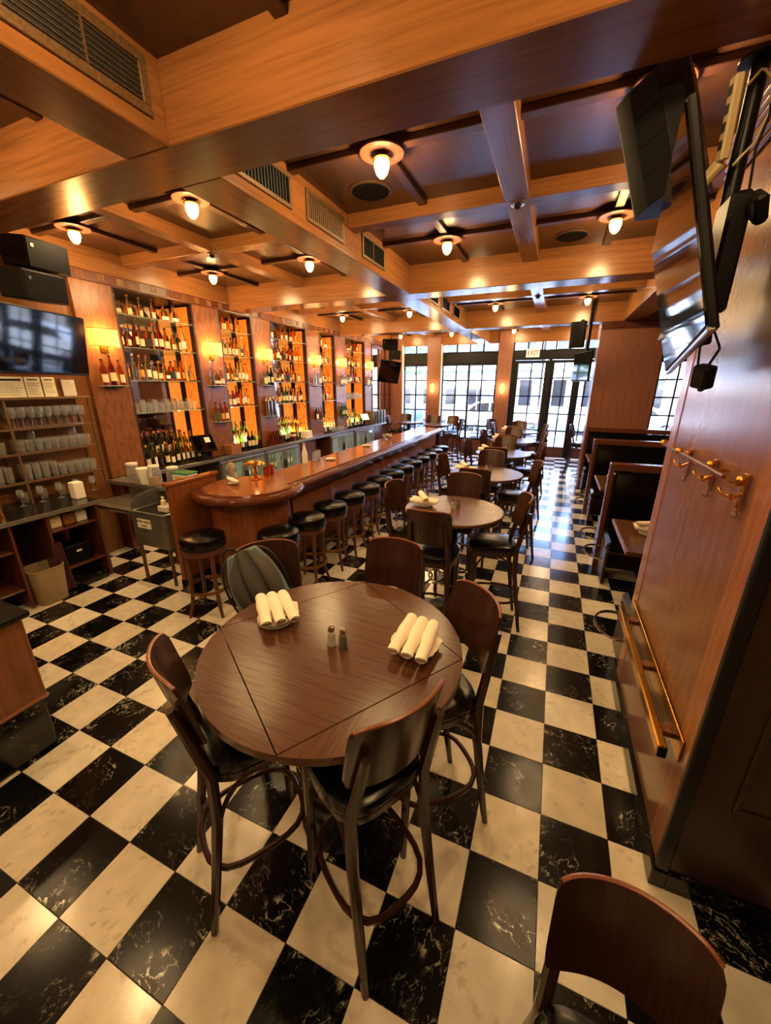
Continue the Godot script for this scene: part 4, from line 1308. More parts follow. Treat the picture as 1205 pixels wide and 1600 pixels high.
# ------------------------------------------------------------------ service area at the left
func build_left_station() -> void:
	var c := thing("service_counter", "dark counter under the glass rack with open wooden shelving below", "counter", V(-2.8, 0, -1.15))
	bx(c, "slab", V(0, 0.885, 0), V(0.72, 0.04, 1.88), "stone_top", 0.006)
	bx(c, "edge_strip", V(0.362, 0.885, 0), V(0.006, 0.042, 1.88), "steel", 0.001)
	for z in [-0.90, -0.44, -0.15, 0.5, 0.9]:
		bx(c, "upright", V(0.0, 0.44, z), V(0.62, 0.84, 0.025), "dark_y", 0.004)
	bx(c, "back_panel", V(-0.34, 0.44, 0), V(0.012, 0.84, 1.86), "dark_y", 0.0)
	for q in [[-0.67, 0.68], [-0.67, 0.26], [0.18, 0.60], [0.18, 0.22]]:
		bx(c, "shelf", V(0.0, q[1], q[0]), V(0.60, 0.02, 0.43 if q[0] < 0 else 0.62), "dark_z", 0.003)
	bx(c, "plinth", V(0.0, 0.05, -0.67), V(0.56, 0.10, 0.43), "marble_base", 0.002)
	# rack of glasses
	var r := thing("glass_rack", "tan metal rack with three shelves of glasses against the left wall", "rack", V(-3.02, 0.906, -1.70))
	for z in [-0.755, 0.0, 0.75]:
		for x in [-0.11, 0.12]:
			bx(r, "post", V(x, 0.51, z), V(0.022, 1.02, 0.022), "vent_metal", 0.003)
	bx(r, "top_board", V(0.005, 1.03, 0), V(0.27, 0.02, 1.55), "vent_metal", 0.003)
	for y in [0.225, 0.505, 0.745]:
		bx(r, "shelf", V(-0.005, y, 0), V(0.235, 0.008, 1.50), "black_metal", 0.002)
		bx(r, "front_rail", V(0.122, y, 0), V(0.012, 0.026, 1.53), "vent_metal", 0.003)
	var kinds := ["tumbler", "tumbler", "wine"]
	for k in 3:
		var y: float = 0.906 + [0.225, 0.505, 0.745][k] + 0.005
		for i in 16:
			for row in 2:
				var kd: String = kinds[k] if not (k == 0 and i > 4) else "flute"
				if k == 1 and i % 5 == 1 and row == 0:
					kd = "wine"
				var nm: String = {"wine": "stemmed wine glass", "tumbler": "clear tumbler", "flute": "tall clear glass"}[kd]
				var z := -2.39 + 0.078 * i
				if absf(z + 1.70) < 0.04:
					continue
				cup(kd, V(-3.07 + 0.10 * row, y, z), "%s on the %s shelf of the tan rack" % [nm, ["lowest", "middle", "upper"][k]], "glasses on the %s rack shelf" % ["lowest", "middle", "upper"][k], 1.0 if kd != "wine" else 1.08)
	for i in 9:
		cup("tumbler" if i % 2 else "wine", V(-2.90 - 0.13 * (i % 2), 0.906, -2.3 + 0.085 * i), ("clear tumbler" if i % 2 else "stemmed wine glass") + " standing on the counter beneath the tan rack", "glasses under the rack", 0.9)
	var bs := thing("brass_jigger", "tall brass measuring cup on the counter beneath the rack", "cup", V(-2.62, 0.906, -1.32))
	part(bs, "body", M.new().lathe([[0, 0], [0.022, 0], [0.02, 0.05], [0.018, 0.06], [0.03, 0.14], [0.028, 0.14], [0.016, 0.065], [0, 0.065]], 16), "brass")
	# notices on the wall
	var nz := [[-1.90, 0.25, 0, "large printed notice with a black heading above the glass rack"], [-2.105, 0.14, 1, "narrow printed notice, second from the television pillar side, above the rack"], [-2.25, 0.12, 2, "narrow plain printed notice between two sheets above the rack"]]
	for q in nz:
		var n := thing("wall_notice", q[3], "notice", V(-3.158, 2.04, q[0]))
		bx(n, "sheet", V(0.002, 0, 0), V(0.003, 0.21, q[1]), "paper_white", 0.0)
		var qm := QuadMesh.new()
		qm.size = Vector2(q[1] - 0.004, 0.206)
		part(n, "print", qm, "notice_%d" % q[2], Transform3D(Basis(Vector3.UP, PI * 0.5), V(0.0042, 0, 0)))
	var fr := thing("framed_notice", "grey framed certificate above the rack beside the pillar", "picture", V(-3.155, 2.035, -2.43))
	bx(fr, "frame", V(0.006, 0, 0), V(0.014, 0.20, 0.16), "vent_metal", 0.003)
	bx(fr, "sheet", V(0.014, 0, 0), V(0.002, 0.17, 0.13), "paper_white", 0.0)
	bx(fr, "pane", V(0.017, 0, 0), V(0.002, 0.17, 0.13), "pane", 0.0)
	# wall television and the pair of loudspeakers over it
	var tv := thing("wall_television", "black flat television on the wall over the glass rack", "television", V(-2.57, 2.44, -2.00))
	tv.rotation = V(0, 0.35, -0.13)
	bx(tv, "bezel", V(-0.03, 0, 0), V(0.05, 0.57, 1.02), "black_plastic", 0.006)
	bx(tv, "screen", V(-0.002, 0.004, 0), V(0.008, 0.53, 0.985), "screen_black", 0.001)
	bx(tv, "bracket", V(-0.30, 0.03, 0), V(0.49, 0.05, 0.09), "black_metal", 0.004)
	for q in [[3.215, -2.20, "upper black loudspeaker of the pair over the wall television"], [2.945, -2.12, "lower black loudspeaker of the pair over the wall television"]]:
		var s := thing("loudspeaker", q[2], "speaker", V(-2.74, q[0], q[1]), 0.0, "loudspeakers over the television")
		s.rotation = V(0.03, 0.22, -0.12)
		bx(s, "cabinet", Vector3.ZERO, V(0.28, 0.25, 0.42), "black_plastic", 0.012)
		bx(s, "grille", V(0.142, 0, 0), V(0.006, 0.225, 0.395), "grille_cloth", 0.003)
		bx(s, "badge", V(0.146, 0.06, 0.15), V(0.003, 0.028, 0.026), "chrome", 0.0)
		bx(s, "bracket", V(-0.25, 0, 0), V(0.24, 0.04, 0.08), "black_metal", 0.003)
	# hand sink
	var k := thing("hand_sink", "steel hand-wash sink on legs with a drainboard beside the bar partition", "sink", V(-2.08, 0, -2.38))
	bx(k, "rim", V(0.24, 0.80, 0.235), V(0.50, 0.022, 0.03), "steel", 0.004)
	bx(k, "rim", V(0.24, 0.80, -0.20), V(0.50, 0.022, 0.06), "steel", 0.004)
	for s in [0.0, 0.475]:
		bx(k, "rim", V(s + 0.003, 0.80, 0.02), V(0.03, 0.022, 0.40), "steel", 0.004)
	bx(k, "basin_front", V(0.24, 0.61, 0.237), V(0.49, 0.36, 0.012), "steel", 0.003)
	bx(k, "basin_back", V(0.24, 0.61, -0.19), V(0.49, 0.36, 0.012), "steel", 0.003)
	for s in [0.002, 0.478]:
		bx(k, "basin_side", V(s, 0.61, 0.02), V(0.012, 0.36, 0.41), "steel", 0.003)
	bx(k, "basin_floor", V(0.24, 0.44, 0.02), V(0.47, 0.012, 0.41), "steel", 0.003)
	bx(k, "drainboard", V(-0.35, 0.795, 0.02), V(0.68, 0.02, 0.46), "steel", 0.004)
	for i in 6:
		bx(k, "drain_rib", V(-0.35, 0.808, -0.14 + 0.055 * i), V(0.58, 0.006, 0.012), "steel", 0.002)
	bx(k, "drain_lip", V(-0.35, 0.785, 0.246), V(0.68, 0.04, 0.008), "steel", 0.0)
	bx(k, "backsplash", V(-0.10, 0.90, -0.235), V(1.18, 0.21, 0.012), "steel", 0.003)
	var sg := [Vector2(0.23, 0.81), Vector2(0.235, 0.83)]
	for i in 9:
		var a := i * PI * 0.5 / 8.0
		sg.append(Vector2(0.10 + 0.13 * cos(a), 0.83 + 0.13 * sin(a)))
	sg.append(Vector2(-0.22, 1.0))
	sg.append(Vector2(-0.22, 0.81))
	part(k, "splash_guard", M.new().prism(sg, -0.004, 0.004, Transform3D(Basis(V(0, 0, 1), V(0, 1, 0), V(-1, 0, 0)), V(0.0, 0, 0))), "steel")
	for q in [[0.02, 0.215], [0.46, 0.215], [-0.62, 0.215], [0.02, -0.18], [0.46, -0.18], [-0.62, -0.18]]:
		part(k, "leg", M.new().lathe([[0, 0.0], [0.013, 0.0], [0.018, 0.01], [0.018, 0.43 if q[0] > -0.3 else 0.784], [0, 0.43 if q[0] > -0.3 else 0.784]], 12, Transform3D(Basis.IDENTITY, V(q[0], 0, q[1]))), "vent_metal")
	part(k, "tap", M.new().tube(bez(V(0.24, 0.81, -0.20), V(0.24, 1.02, -0.20), V(0.24, 1.04, -0.02), V(0.24, 0.94, -0.02), 10), 0.012, 8), "chrome")
	var sn := thing("hand_wash_sign", "white sticker lettered HAND WASH ONLY on the sink front", "sign", V(-1.90, 0.685, -2.1365))
	bx(sn, "plate", V(0, 0, 0.002), V(0.20, 0.10, 0.003), "paper_white", 0.0)
	var y0 := 0.022
	for tx in ["HAND WASH", "ONLY"]:
		var tm := TextMesh.new()
		tm.text = tx
		var sf := SystemFont.new()
		sf.font_names = PackedStringArray(["Droid Sans"])
		sf.font_weight = 700
		tm.font = sf
		tm.font_size = 40
		tm.pixel_size = 0.00085
		tm.depth = 0.001
		part(sn, "lettering", tm, "sign_black", Transform3D(Basis.IDENTITY, V(0, y0, 0.0042)))
		y0 -= 0.044
	var cd := thing("soap_caddy", "pale grey caddy with a soap pump hung in the hand sink", "caddy", V(-1.70, 0.812, -2.30))
	bx(cd, "tray", V(0, 0.03, 0), V(0.14, 0.06, 0.16), "white_plastic", 0.006)
	part(cd, "pump_bottle", M.new().lathe([[0, 0.061], [0.022, 0.061], [0.025, 0.068], [0.025, 0.11], [0.010, 0.125], [0.008, 0.14], [0.016, 0.142], [0.014, 0.152], [0, 0.154]], 14, Transform3D(Basis.IDENTITY, V(-0.03, 0, 0.03))), "linen")
	# shelf behind the sink with jars
	var sh := thing("steel_shelf", "steel ledge behind the hand sink holding jars and boxes", "shelf", V(-2.22, 0.975, -2.58))
	bx(sh, "plate", V(0, 0, 0), V(1.42, 0.02, 0.20), "steel", 0.004)
	bx(sh, "lip", V(0, -0.012, 0.10), V(1.42, 0.04, 0.006), "steel", 0.001)
	var pc := thing("paper_cup_stack", "stack of white paper cups on the ledge behind the sink", "cups", V(-2.33, 0.986, -2.54))
	part(pc, "cups", M.new().lathe([[0, 0], [0.05, 0], [0.058, 0.05], [0.062, 0.05], [0.066, 0.10], [0.070, 0.10], [0.078, 0.18], [0.072, 0.18], [0, 0.17]], 20), "paper_white")
	for q in [[-2.16, 0.0, "big glass jar of lemons in brine with a white lid behind the sink", true], [-1.90, -0.03, "big empty glass jar with a white lid behind the sink", false], [-2.52, 0.0, "low glass jar with a steel lid behind the sink", false]]:
		var j := thing("glass_jar", q[2], "jar", V(q[0], 0.986, -2.54 + q[1]))
		part(j, "glass_body", M.new().lathe([[0, 0], [0.066, 0], [0.07, 0.006], [0.07, 0.15], [0.058, 0.18], [0.056, 0.20], [0.053, 0.20], [0.055, 0.178], [0.066, 0.148], [0.066, 0.008], [0, 0.008]], 22), "thin_glass")
		part(j, "lid", M.new().lathe([[0, 0.201], [0.058, 0.201], [0.060, 0.204], [0.060, 0.222], [0.056, 0.225], [0, 0.225]], 22), "white_plastic")
		if q[3]:
			part(j, "contents", M.new().lathe([[0, 0.009], [0.064, 0.01], [0.064, 0.09], [0, 0.095]], 18), "lemon")
	for i in 2:
		var b := thing("lidded_box", ["lower clear plastic box with green lid behind the sink", "upper clear plastic box with green lid behind the sink"][i], "box", V(-1.68, 0.986 + 0.098 * i, -2.54))
		bx(b, "body", V(0, 0.04, 0), V(0.22, 0.078, 0.15), "frosted", 0.008)
		bx(b, "lid", V(0, 0.087, 0), V(0.23, 0.014, 0.16), "green_plastic", 0.004)
		bx(b, "fruit_slices", V(0.0, 0.035, 0.0758), V(0.13, 0.03, 0.002), "lemon", 0.0)
	var pt := thing("paper_towels", "folded white paper towels on the counter beside the rack", "towels", V(-2.70, 0.906, -2.02))
	bx(pt, "stack", V(0, 0.09, 0), V(0.10, 0.18, 0.10), "paper_white", 0.008)
	# bin, towel and crate below the counter
	var bn := thing("waste_bin", "beige plastic waste bin standing under the service counter", "bin", V(-2.55, 0, -1.47))
	part(bn, "tub", M.new().lathe([[0, 0.001], [0.115, 0.001], [0.12, 0.01], [0.145, 0.36], [0.15, 0.365], [0.15, 0.372], [0.138, 0.372], [0.112, 0.02], [0, 0.02]], 28, Transform3D.IDENTITY, 1.0, 4.0), "beige_plastic")
	var tw := thing("hanging_towel", "dark red towel hanging over the counter upright beside the bin", "towel", V(-2.475, 0.32, -1.60))
	var cl := func(u: float, v: float, e: float) -> Vector3:
		return V(e + 0.012 * sin(u * 14.0) * (1.0 - v * 0.5), (v - 0.5) * 0.52, (u - 0.5) * (0.14 - 0.05 * v))
	part(tw, "cloth", M.new().shell(func(u, v): return cl.call(u, v, 0.004), func(u, v): return cl.call(u, v, 0.0), 18, 8), "red_cloth")
	var cr := thing("black_crate", "black plastic crate on the lower shelf under the counter", "crate", V(-2.66, 0.271, -1.82))
	bx(cr, "tub", V(0, 0.10, 0), V(0.22, 0.20, 0.26), "black_plastic", 0.012)
	bx(cr, "tag", V(0.112, 0.13, 0), V(0.002, 0.02, 0.05), "paper_white", 0.0)
	for i in 3:
		var pk := one("paper_packet", M.new().box(V(0, 0.06, 0), V(0.16, 0.12, 0.10), 0.006), ["tone_cream", "tone_wood", "paper_white"][i], ["cream paper packet on the upper shelf under the counter", "brown paper packet on the upper shelf under the counter", "white paper packet on the upper shelf under the counter"][i], "packet", "", Transform3D(Basis.IDENTITY, V(-2.66, 0.691, -1.70 - 0.12 * i)))
	# waiters' stand at the left edge: stone top, wood body, marble base
	var st := thing("waiter_station", "wooden waiter station with a dark stone top and black marble base", "counter", V(-1.105, 0, 0.40))
	bx(st, "marble_plinth", V(0, 0.17, 0), V(0.96, 0.338, 1.80), "marble_base", 0.004)
	bx(st, "body", V(0, 0.605, 0), V(0.99, 0.53, 1.83), "panel_y", 0.006)
	bx(st, "base_moulding", V(0, 0.352, 0), V(1.01, 0.026, 1.85), "panel_z", 0.010)
	bx(st, "stone_top", V(0, 0.890, 0), V(1.05, 0.038, 1.89), "stone_top", 0.008)

# ------------------------------------------------------------------ chairs, stools and tables
var chair0: Node3D = null
var stool0: Node3D = null

func make_chair(label: String, drop := 0.0) -> Node3D:
	# faces -z; origin on the floor under the seat
	var o := thing("bar_chair" if drop == 0.0 else "low_chair", label, "chair", Vector3.ZERO, 0, "bentwood bar chairs" if drop == 0.0 else "low bentwood chairs")
	var dn := Transform3D(Basis.IDENTITY, V(0, -drop, 0))
	# cushion: rounded square, domed
	part(o, "seat", M.new().lathe([[0, 0.742], [0.188, 0.742], [0.200, 0.750], [0.203, 0.768], [0.197, 0.786], [0.17, 0.800], [0.09, 0.808], [0, 0.810]], 32, dn, 0.93, 3.6), "black_vinyl")
	part(o, "seat_frame", M.new().lathe([[0.17, 0.705], [0.194, 0.705], [0.198, 0.712], [0.198, 0.741], [0.17, 0.741]], 32, dn, 0.93, 3.6), "chair_wood")
	var nails := M.new()
	for k in 44:
		var a := TAU * k / 44.0
		var f := pow(pow(absf(cos(a)), 3.6) + pow(absf(sin(a)), 3.6), -1.0 / 3.6)
		nails.lathe([[0, -0.004], [0.004, 0], [0, 0.004]], 5, Transform3D(Basis.IDENTITY, V(0.2005 * cos(a) * f * 0.93, 0.746 - drop, 0.2005 * sin(a) * f)))
	part(o, "nail_trim", nails, "dull_brass")
	for s in [-1, 1]:
		part(o, "leg", M.new().tube([V(s * 0.152, 0.735 - drop, -0.145), V(s * 0.155, (0.735 - drop) * 0.55, -0.152), V(s * 0.165, 0.0, -0.165)], [0.021, 0.019, 0.015], 8), "chair_wood")
		var post := [V(s * 0.172, 0.0, 0.275), V(s * 0.165, 0.33 * (0.76 - drop), 0.235), V(s * 0.158, 0.72 * (0.76 - drop), 0.192), V(s * 0.155, 0.76 - drop, 0.185), V(s * 0.148, 0.92 - drop, 0.222), V(s * 0.140, 1.085 - drop, 0.262)]
		part(o, "leg", M.new().tube(post, [0.015, 0.018, 0.021, 0.022, 0.020, 0.016], 8), "chair_wood")
		# bent braces from seat to legs
		part(o, "brace", M.new().tube(bez(V(s * 0.145, 0.705 - drop, -0.02), V(s * 0.155, 0.70 - drop, 0.09), V(s * 0.158, 0.66 - drop, 0.17), V(s * 0.160, (0.76 - drop) * 0.62, 0.197), 8), 0.010, 6), "chair_wood")
		part(o, "brace", M.new().tube(bez(V(s * 0.145, 0.705 - drop, 0.0), V(s * 0.156, 0.70 - drop, -0.08), V(s * 0.153, 0.66 - drop, -0.13), V(s * 0.155, (0.76 - drop) * 0.66, -0.148), 8), 0.010, 6), "chair_wood")
	var hoop := []
	for k in 28:
		var a := TAU * k / 28.0
		var f := pow(pow(absf(cos(a)), 3.0) + pow(absf(sin(a)), 3.0), -1.0 / 3.0)
		hoop.append(V(0.172 * cos(a) * f, 0.27 if drop == 0.0 else 0.16, 0.045 + 0.205 * sin(a) * f))
	part(o, "foot_hoop", M.new().tube(hoop, 0.012, 8, true), "chair_wood")
	var pf := func(u: float, v: float, e: float) -> Vector3:
		var hw := 0.176
		var cv := pow(absf(2.0 * v - 1.0), 9.0)
		var cu := pow(absf(2.0 * u - 1.0), 9.0)
		var x := (2.0 * u - 1.0) * hw * (1.0 - 0.055 * cv)
		var y := lerpf(0.905, 1.190, v) 
		y = 1.0475 + (y - 1.0475) * (1.0 - 0.10 * cu) + 0.008 * (1.0 - pow(2.0 * u - 1.0, 2.0))
		var z := 0.262 + (y - 1.0475) * 0.22 - 0.055 * pow(x / hw, 2.0)
		return V(x, y - drop, z + e)
	part(o, "backrest", M.new().shell(func(u, v): return pf.call(u, v, -0.007), func(u, v): return pf.call(u, v, 0.007), 18, 12), "chair_wood", Transform3D.IDENTITY, 50)
	var edge := []
	for k in 19:
		edge.append(pf.call(k / 18.0, 1.0, 0.0) + V(0, 0.0015, 0))
	part(o, "top_edge", M.new().tube(edge, 0.0066, 6), "chair_edge")
	return o

func chair_at(back: Vector2, face: Vector2, label: String) -> Node3D:
	# back: where the middle of the backrest stands; face: the way the chair looks
	var d := face.normalized()
	var at := V(back.x + d.x * 0.27, 0, back.y + d.y * 0.27)
	var turn := atan2(-d.x, -d.y)
	if chair0 == null:
		chair0 = make_chair(label)
		chair0.position = at
		chair0.rotation.y = turn
		return chair0
	return dup(chair0, "bar_chair", at, turn, label, "bentwood bar chairs")

func stool_at(at: Vector3, turn: float, label: String, group: String) -> void:
	if stool0 != null:
		dup(stool0, "bar_stool", at, turn, label, group)
		return
	var o := thing("bar_stool", label, "stool", at, turn, group)
	stool0 = o
	part(o, "seat", M.new().lathe([[0, 0.672], [0.182, 0.672], [0.193, 0.680], [0.197, 0.70], [0.196, 0.745], [0.188, 0.768], [0.165, 0.782], [0.09, 0.790], [0, 0.792]], 36), "black_vinyl")
	part(o, "piping", M.new().tube(ring(V(0, 0.682, 0), 0.195, 36), 0.004, 6, true), "black_vinyl")
	part(o, "seat_ring", M.new().lathe([[0.14, 0.615], [0.180, 0.615], [0.186, 0.622], [0.186, 0.671], [0.14, 0.671]], 36), "stool_wood")
	for k in 4:
		var a := TAU * (k + 0.5) / 4.0
		var d := V(cos(a), 0, sin(a))
		part(o, "leg", M.new().tube([d * 0.165 + V(0, 0.66, 0), d * 0.158 + V(0, 0.45, 0), d * 0.162 + V(0, 0.22, 0), d * 0.185 + V(0, 0.09, 0), d * 0.215], [0.02, 0.019, 0.018, 0.016, 0.013], 8), "stool_wood")
	var hp := []
	for k in 32:
		var a := TAU * k / 32.0
		hp.append(V(cos(a) * 0.185, 0.26, sin(a) * 0.185))
	part(o, "foot_ring", M.new().tube(hp, 0.011, 8, true, 1.6), "dull_brass")

func pedestal(o: Node3D, h: float, r: float) -> void:
	part(o, "base", M.new().lathe([[0, 0.0], [0.195, 0.0], [0.2, 0.012], [0.16, 0.03], [0.07, 0.05], [0.05, 0.07], [0, 0.07]], 36), "black_metal")
	part(o, "column", M.new().lathe([[0, 0.06], [0.045, 0.06], [0.045, h - 0.06], [0.06, h - 0.05], [0.06, h - 0.04], [0, h - 0.04]], 20), "black_metal")
	part(o, "foot_ring", M.new().tube(ring(V(0, 0.36, 0), 0.195, 40), 0.012, 8, true), "chrome")
	for k in 4:
		var a := TAU * k / 4.0 + 0.4
		part(o, "ring_spoke", M.new().tube([V(cos(a) * 0.04, 0.36, sin(a) * 0.04), V(cos(a) * 0.193, 0.36, sin(a) * 0.193)], 0.007, 6), "black_metal")

func shaker(at: Vector3, salt: bool, where: String) -> void:
	var o := thing("salt_shaker" if salt else "pepper_shaker", ("glass salt shaker with a chrome cap on " if salt else "glass pepper shaker with a chrome cap on ") + where, "shaker", at)
	part(o, "glass_body", M.new().lathe([[0, 0], [0.019, 0], [0.021, 0.004], [0.0145, 0.066], [0.0115, 0.070], [0, 0.070]], 8), "thin_glass")
	part(o, "filling", M.new().lathe([[0, 0.004], [0.017, 0.005], [0.0125, 0.058], [0, 0.059]], 8), "paper_white" if salt else "tone_black")
	part(o, "cap", M.new().lathe([[0, 0.0705], [0.0135, 0.0705], [0.0145, 0.074], [0.0145, 0.082], [0.011, 0.092], [0, 0.095]], 16), "chrome")

func build_furniture() -> void:
	var H := 1.02
	# drop-leaf table
	var c := Vector2(1.163, -0.82)
	var R := 0.542
	var t := thing("drop_leaf_table", "large round wooden drop-leaf table in the foreground", "table", V(c.x, 0, c.y))
	var an := atan2(-0.93 + 0.82, 1.69 - 1.163) # corner direction of the centre square
	var sq := []
	for k in 4:
		var a := an + k * PI * 0.5
		sq.append(Vector2(cos(a), sin(a)) * (R - 0.002))
	var up := Transform3D(Basis(V(1, 0, 0), V(0, 0, 1), V(0, -1, 0)), Vector3.ZERO)
	var s4 := []
	for p in sq:
		s4.append(p * 0.9965)
	part(t, "centre_panel", M.new().prism(s4, -H, -(H - 0.032), up), "table_x", Transform3D.IDENTITY)
	for k in 4:
		var lf := []
		var mid: Vector2 = (sq[k] + sq[(k + 1) % 4]) * 0.5
		var sh: Vector2 = mid.normalized() * 0.0016
		for i in 13:
			var a := an + (k + i / 12.0) * PI * 0.5
			lf.append(Vector2(cos(a), sin(a)) * R + sh)
		part(t, "leaf", M.new().prism(lf, -H, -(H - 0.032), up), ["table_z", "table_x", "table_z", "table_x"][k])
	part(t, "underframe", M.new().lathe([[0, H - 0.075], [R - 0.13, H - 0.075], [R - 0.09, H - 0.033], [0, H - 0.033]], 40), "darker_x")
	pedestal(t, H, R)
	chair_at(Vector2(0.78, -0.315), Vector2(0.55, -0.83), "dark bentwood bar chair at the drop-leaf table, on the waiter station side")
	chair_at(Vector2(1.63, -0.45), Vector2(-0.86, -0.51), "bentwood bar chair at the drop-leaf table, backrest toward the low chairs")
	chair_at(Vector2(1.72, -1.175), Vector2(-0.72, 0.69), "bentwood bar chair at the drop-leaf table, beside the aisle and brass rail")
	chair_at(Vector2(1.15, -1.59), Vector2(0.0, 1.0), "dark bentwood bar chair at the drop-leaf table, back to the next round table")
	chair_at(Vector2(0.455, -1.26), Vector2(0.72, 0.69), "dark bentwood bar chair at the drop-leaf table with the grey backpack on it")
	var lc := make_chair("low dark bentwood chair in front of the dark panelled pier end", 0.35)
	lc.position = V(2.255 - 0.03, 0, -0.415 + 0.26)
	lc.rotation.y = PI - 0.10
	dup(lc, "low_chair", V(2.66, 0, -0.08), PI + 0.12, "low dark bentwood chair farther along the dark panelled pier end", "low bentwood chairs")
	# things on the drop-leaf table
	plate_stack(V(0.835, H + 0.001, -0.855), 3, "small white plate in the stack under napkins near the backpack chair", 0.085)
	for k in 3:
		napkin(V(0.780 + 0.042 * k, H + 0.027, -0.835 - 0.038 * k), 0.80 + 0.04 * k, "rolled cream napkin on the plates toward the backpack chair", "napkins on the drop-leaf table by the backpack")
	plate_stack(V(1.475, H + 0.001, -0.925), 3, "small white plate in the stack under napkins on the aisle side", 0.085)
	for k in 3:
		napkin(V(1.437 + 0.056 * k, H + 0.027, -0.925 + 0.006 * k), 0.02 + 0.03 * k, "rolled cream napkin on the plates toward the aisle", "napkins on the drop-leaf table by the aisle")
	shaker(V(1.165, H + 0.001, -0.80), true, "the drop-leaf table")
	shaker(V(1.217, H + 0.001, -0.805), false, "the drop-leaf table")
	backpack()
	# row of round tables
	var where := ["first round table after the drop-leaf table", "second round table after the drop-leaf table", "third round table after the drop-leaf table", "fourth round table after the drop-leaf table", "round table nearest the entrance doors"]
	var tz := [-2.87, -4.50, -6.13, -7.76, -9.45]
	for n in 5:
		var x: float = [1.194, 1.229, 1.23, 1.22, 1.2][n]
		var z: float = tz[n]
		round_table(V(x, 0, z), 0.435, where[n])
		chair_at(Vector2(x - 0.045, z + 0.665), Vector2(0.0, -1.0), "bentwood bar chair, drop-leaf-table end of the " + where[n])
		chair_at(Vector2(x - 0.045, z - 0.70), Vector2(0.0, 1.0), "bentwood bar chair, street side of the " + where[n])
		chair_at(Vector2(x - 0.625, z - 0.06), Vector2(1.0, 0.10), "bentwood bar chair, bar side of the " + where[n])
		chair_at(Vector2(x + 0.615, z - 0.05), Vector2(-1.0, 0.25), "bentwood bar chair, aisle side of the " + where[n])
		var y := H + 0.001
		plate_stack(V(x - 0.27, y, z + 0.0), 2, "small white plate under napkins, " + where[n], 0.08)
		napkin(V(x - 0.27, y + 0.019, z - 0.025), 1.45, "rolled cream napkin lying lengthways, " + where[n], "napkins on the round tables")
		napkin(V(x - 0.27, y + 0.019, z + 0.030), 1.62, "rolled cream napkin beside another, " + where[n], "napkins on the round tables")
		napkin(V(x - 0.285, y + 0.058, z + 0.0), 0.5, "rolled cream napkin crosswise on two others, " + where[n], "napkins on the round tables")
		shaker(V(x - 0.01, y, z + 0.0), true, "the " + where[n])
		shaker(V(x + 0.04, y, z + 0.005), false, "the " + where[n])
	round_table(V(-1.05, 0, -10.40), 0.42, "round table between the bar end and the street windows")
	chair_at(Vector2(-1.33, -11.08), Vector2(0.1, 1.0), "dark bentwood bar chair under the street window next to the left pilaster")
	chair_at(Vector2(-0.80, -11.22), Vector2(-0.1, 1.0), "dark bentwood bar chair under the street window next to the right pilaster")
	chair_at(Vector2(-0.35, -10.3), Vector2(-1.0, 0.0), "dark bentwood bar chair on the aisle side of the table by the street windows")
	round_table(V(-2.05, 0, -10.75), 0.40, "round table behind the bar end beside the mirror bay")
	chair_at(Vector2(-2.36, -11.42), Vector2(0.1, 1.0), "dark bentwood bar chair under the narrow street window")
	chair_at(Vector2(-2.65, -10.55), Vector2(1.0, -0.1), "dark bentwood bar chair beside the mirror bay")
	chair_at(Vector2(-1.53, -11.36), Vector2(-0.8, 0.7), "dark bentwood bar chair turned toward the table by the mirror bay")
	chair_at(Vector2(0.35, -10.6), Vector2(0.7, 0.5), "dark bentwood bar chair in front of the pilaster beside the doors")
	chair_at(Vector2(2.32, -9.75), Vector2(1.0, 0.2), "dark bentwood bar chair standing by the side light of the entrance")
	# bar stools
	stool_at(V(-0.90, 0, -1.98), 0.4, "round black bar stool at the rounded bar end beside the sink partition", "bar stools")
	for k in 13:
		stool_at(V(-0.325, 0, -2.33 - 0.472 * k), 0.15 * (k % 3), "black-cushioned bar stool, %s from the rounded bar end along the bar" % ["first", "second", "third", "fourth", "fifth", "sixth", "seventh", "eighth", "ninth", "tenth", "eleventh", "twelfth", "thirteenth"][k], "bar stools along the bar")

func round_table(at: Vector3, r: float, where: String) -> void:
	var o := thing("round_table", "round wooden pedestal table, the " + where, "table", at, 0, "round pedestal tables")
	var H := 1.02
	part(o, "table_top", M.new().lathe([[0, H - 0.032], [r - 0.02, H - 0.032], [r, H - 0.024], [r + 0.002, H - 0.008], [r - 0.006, H], [0, H]], 56), "table_x")
	part(o, "underframe", M.new().lathe([[0, H - 0.07], [r - 0.16, H - 0.07], [r - 0.10, H - 0.033], [0, H - 0.033]], 32), "darker_x")
	pedestal(o, H, r)

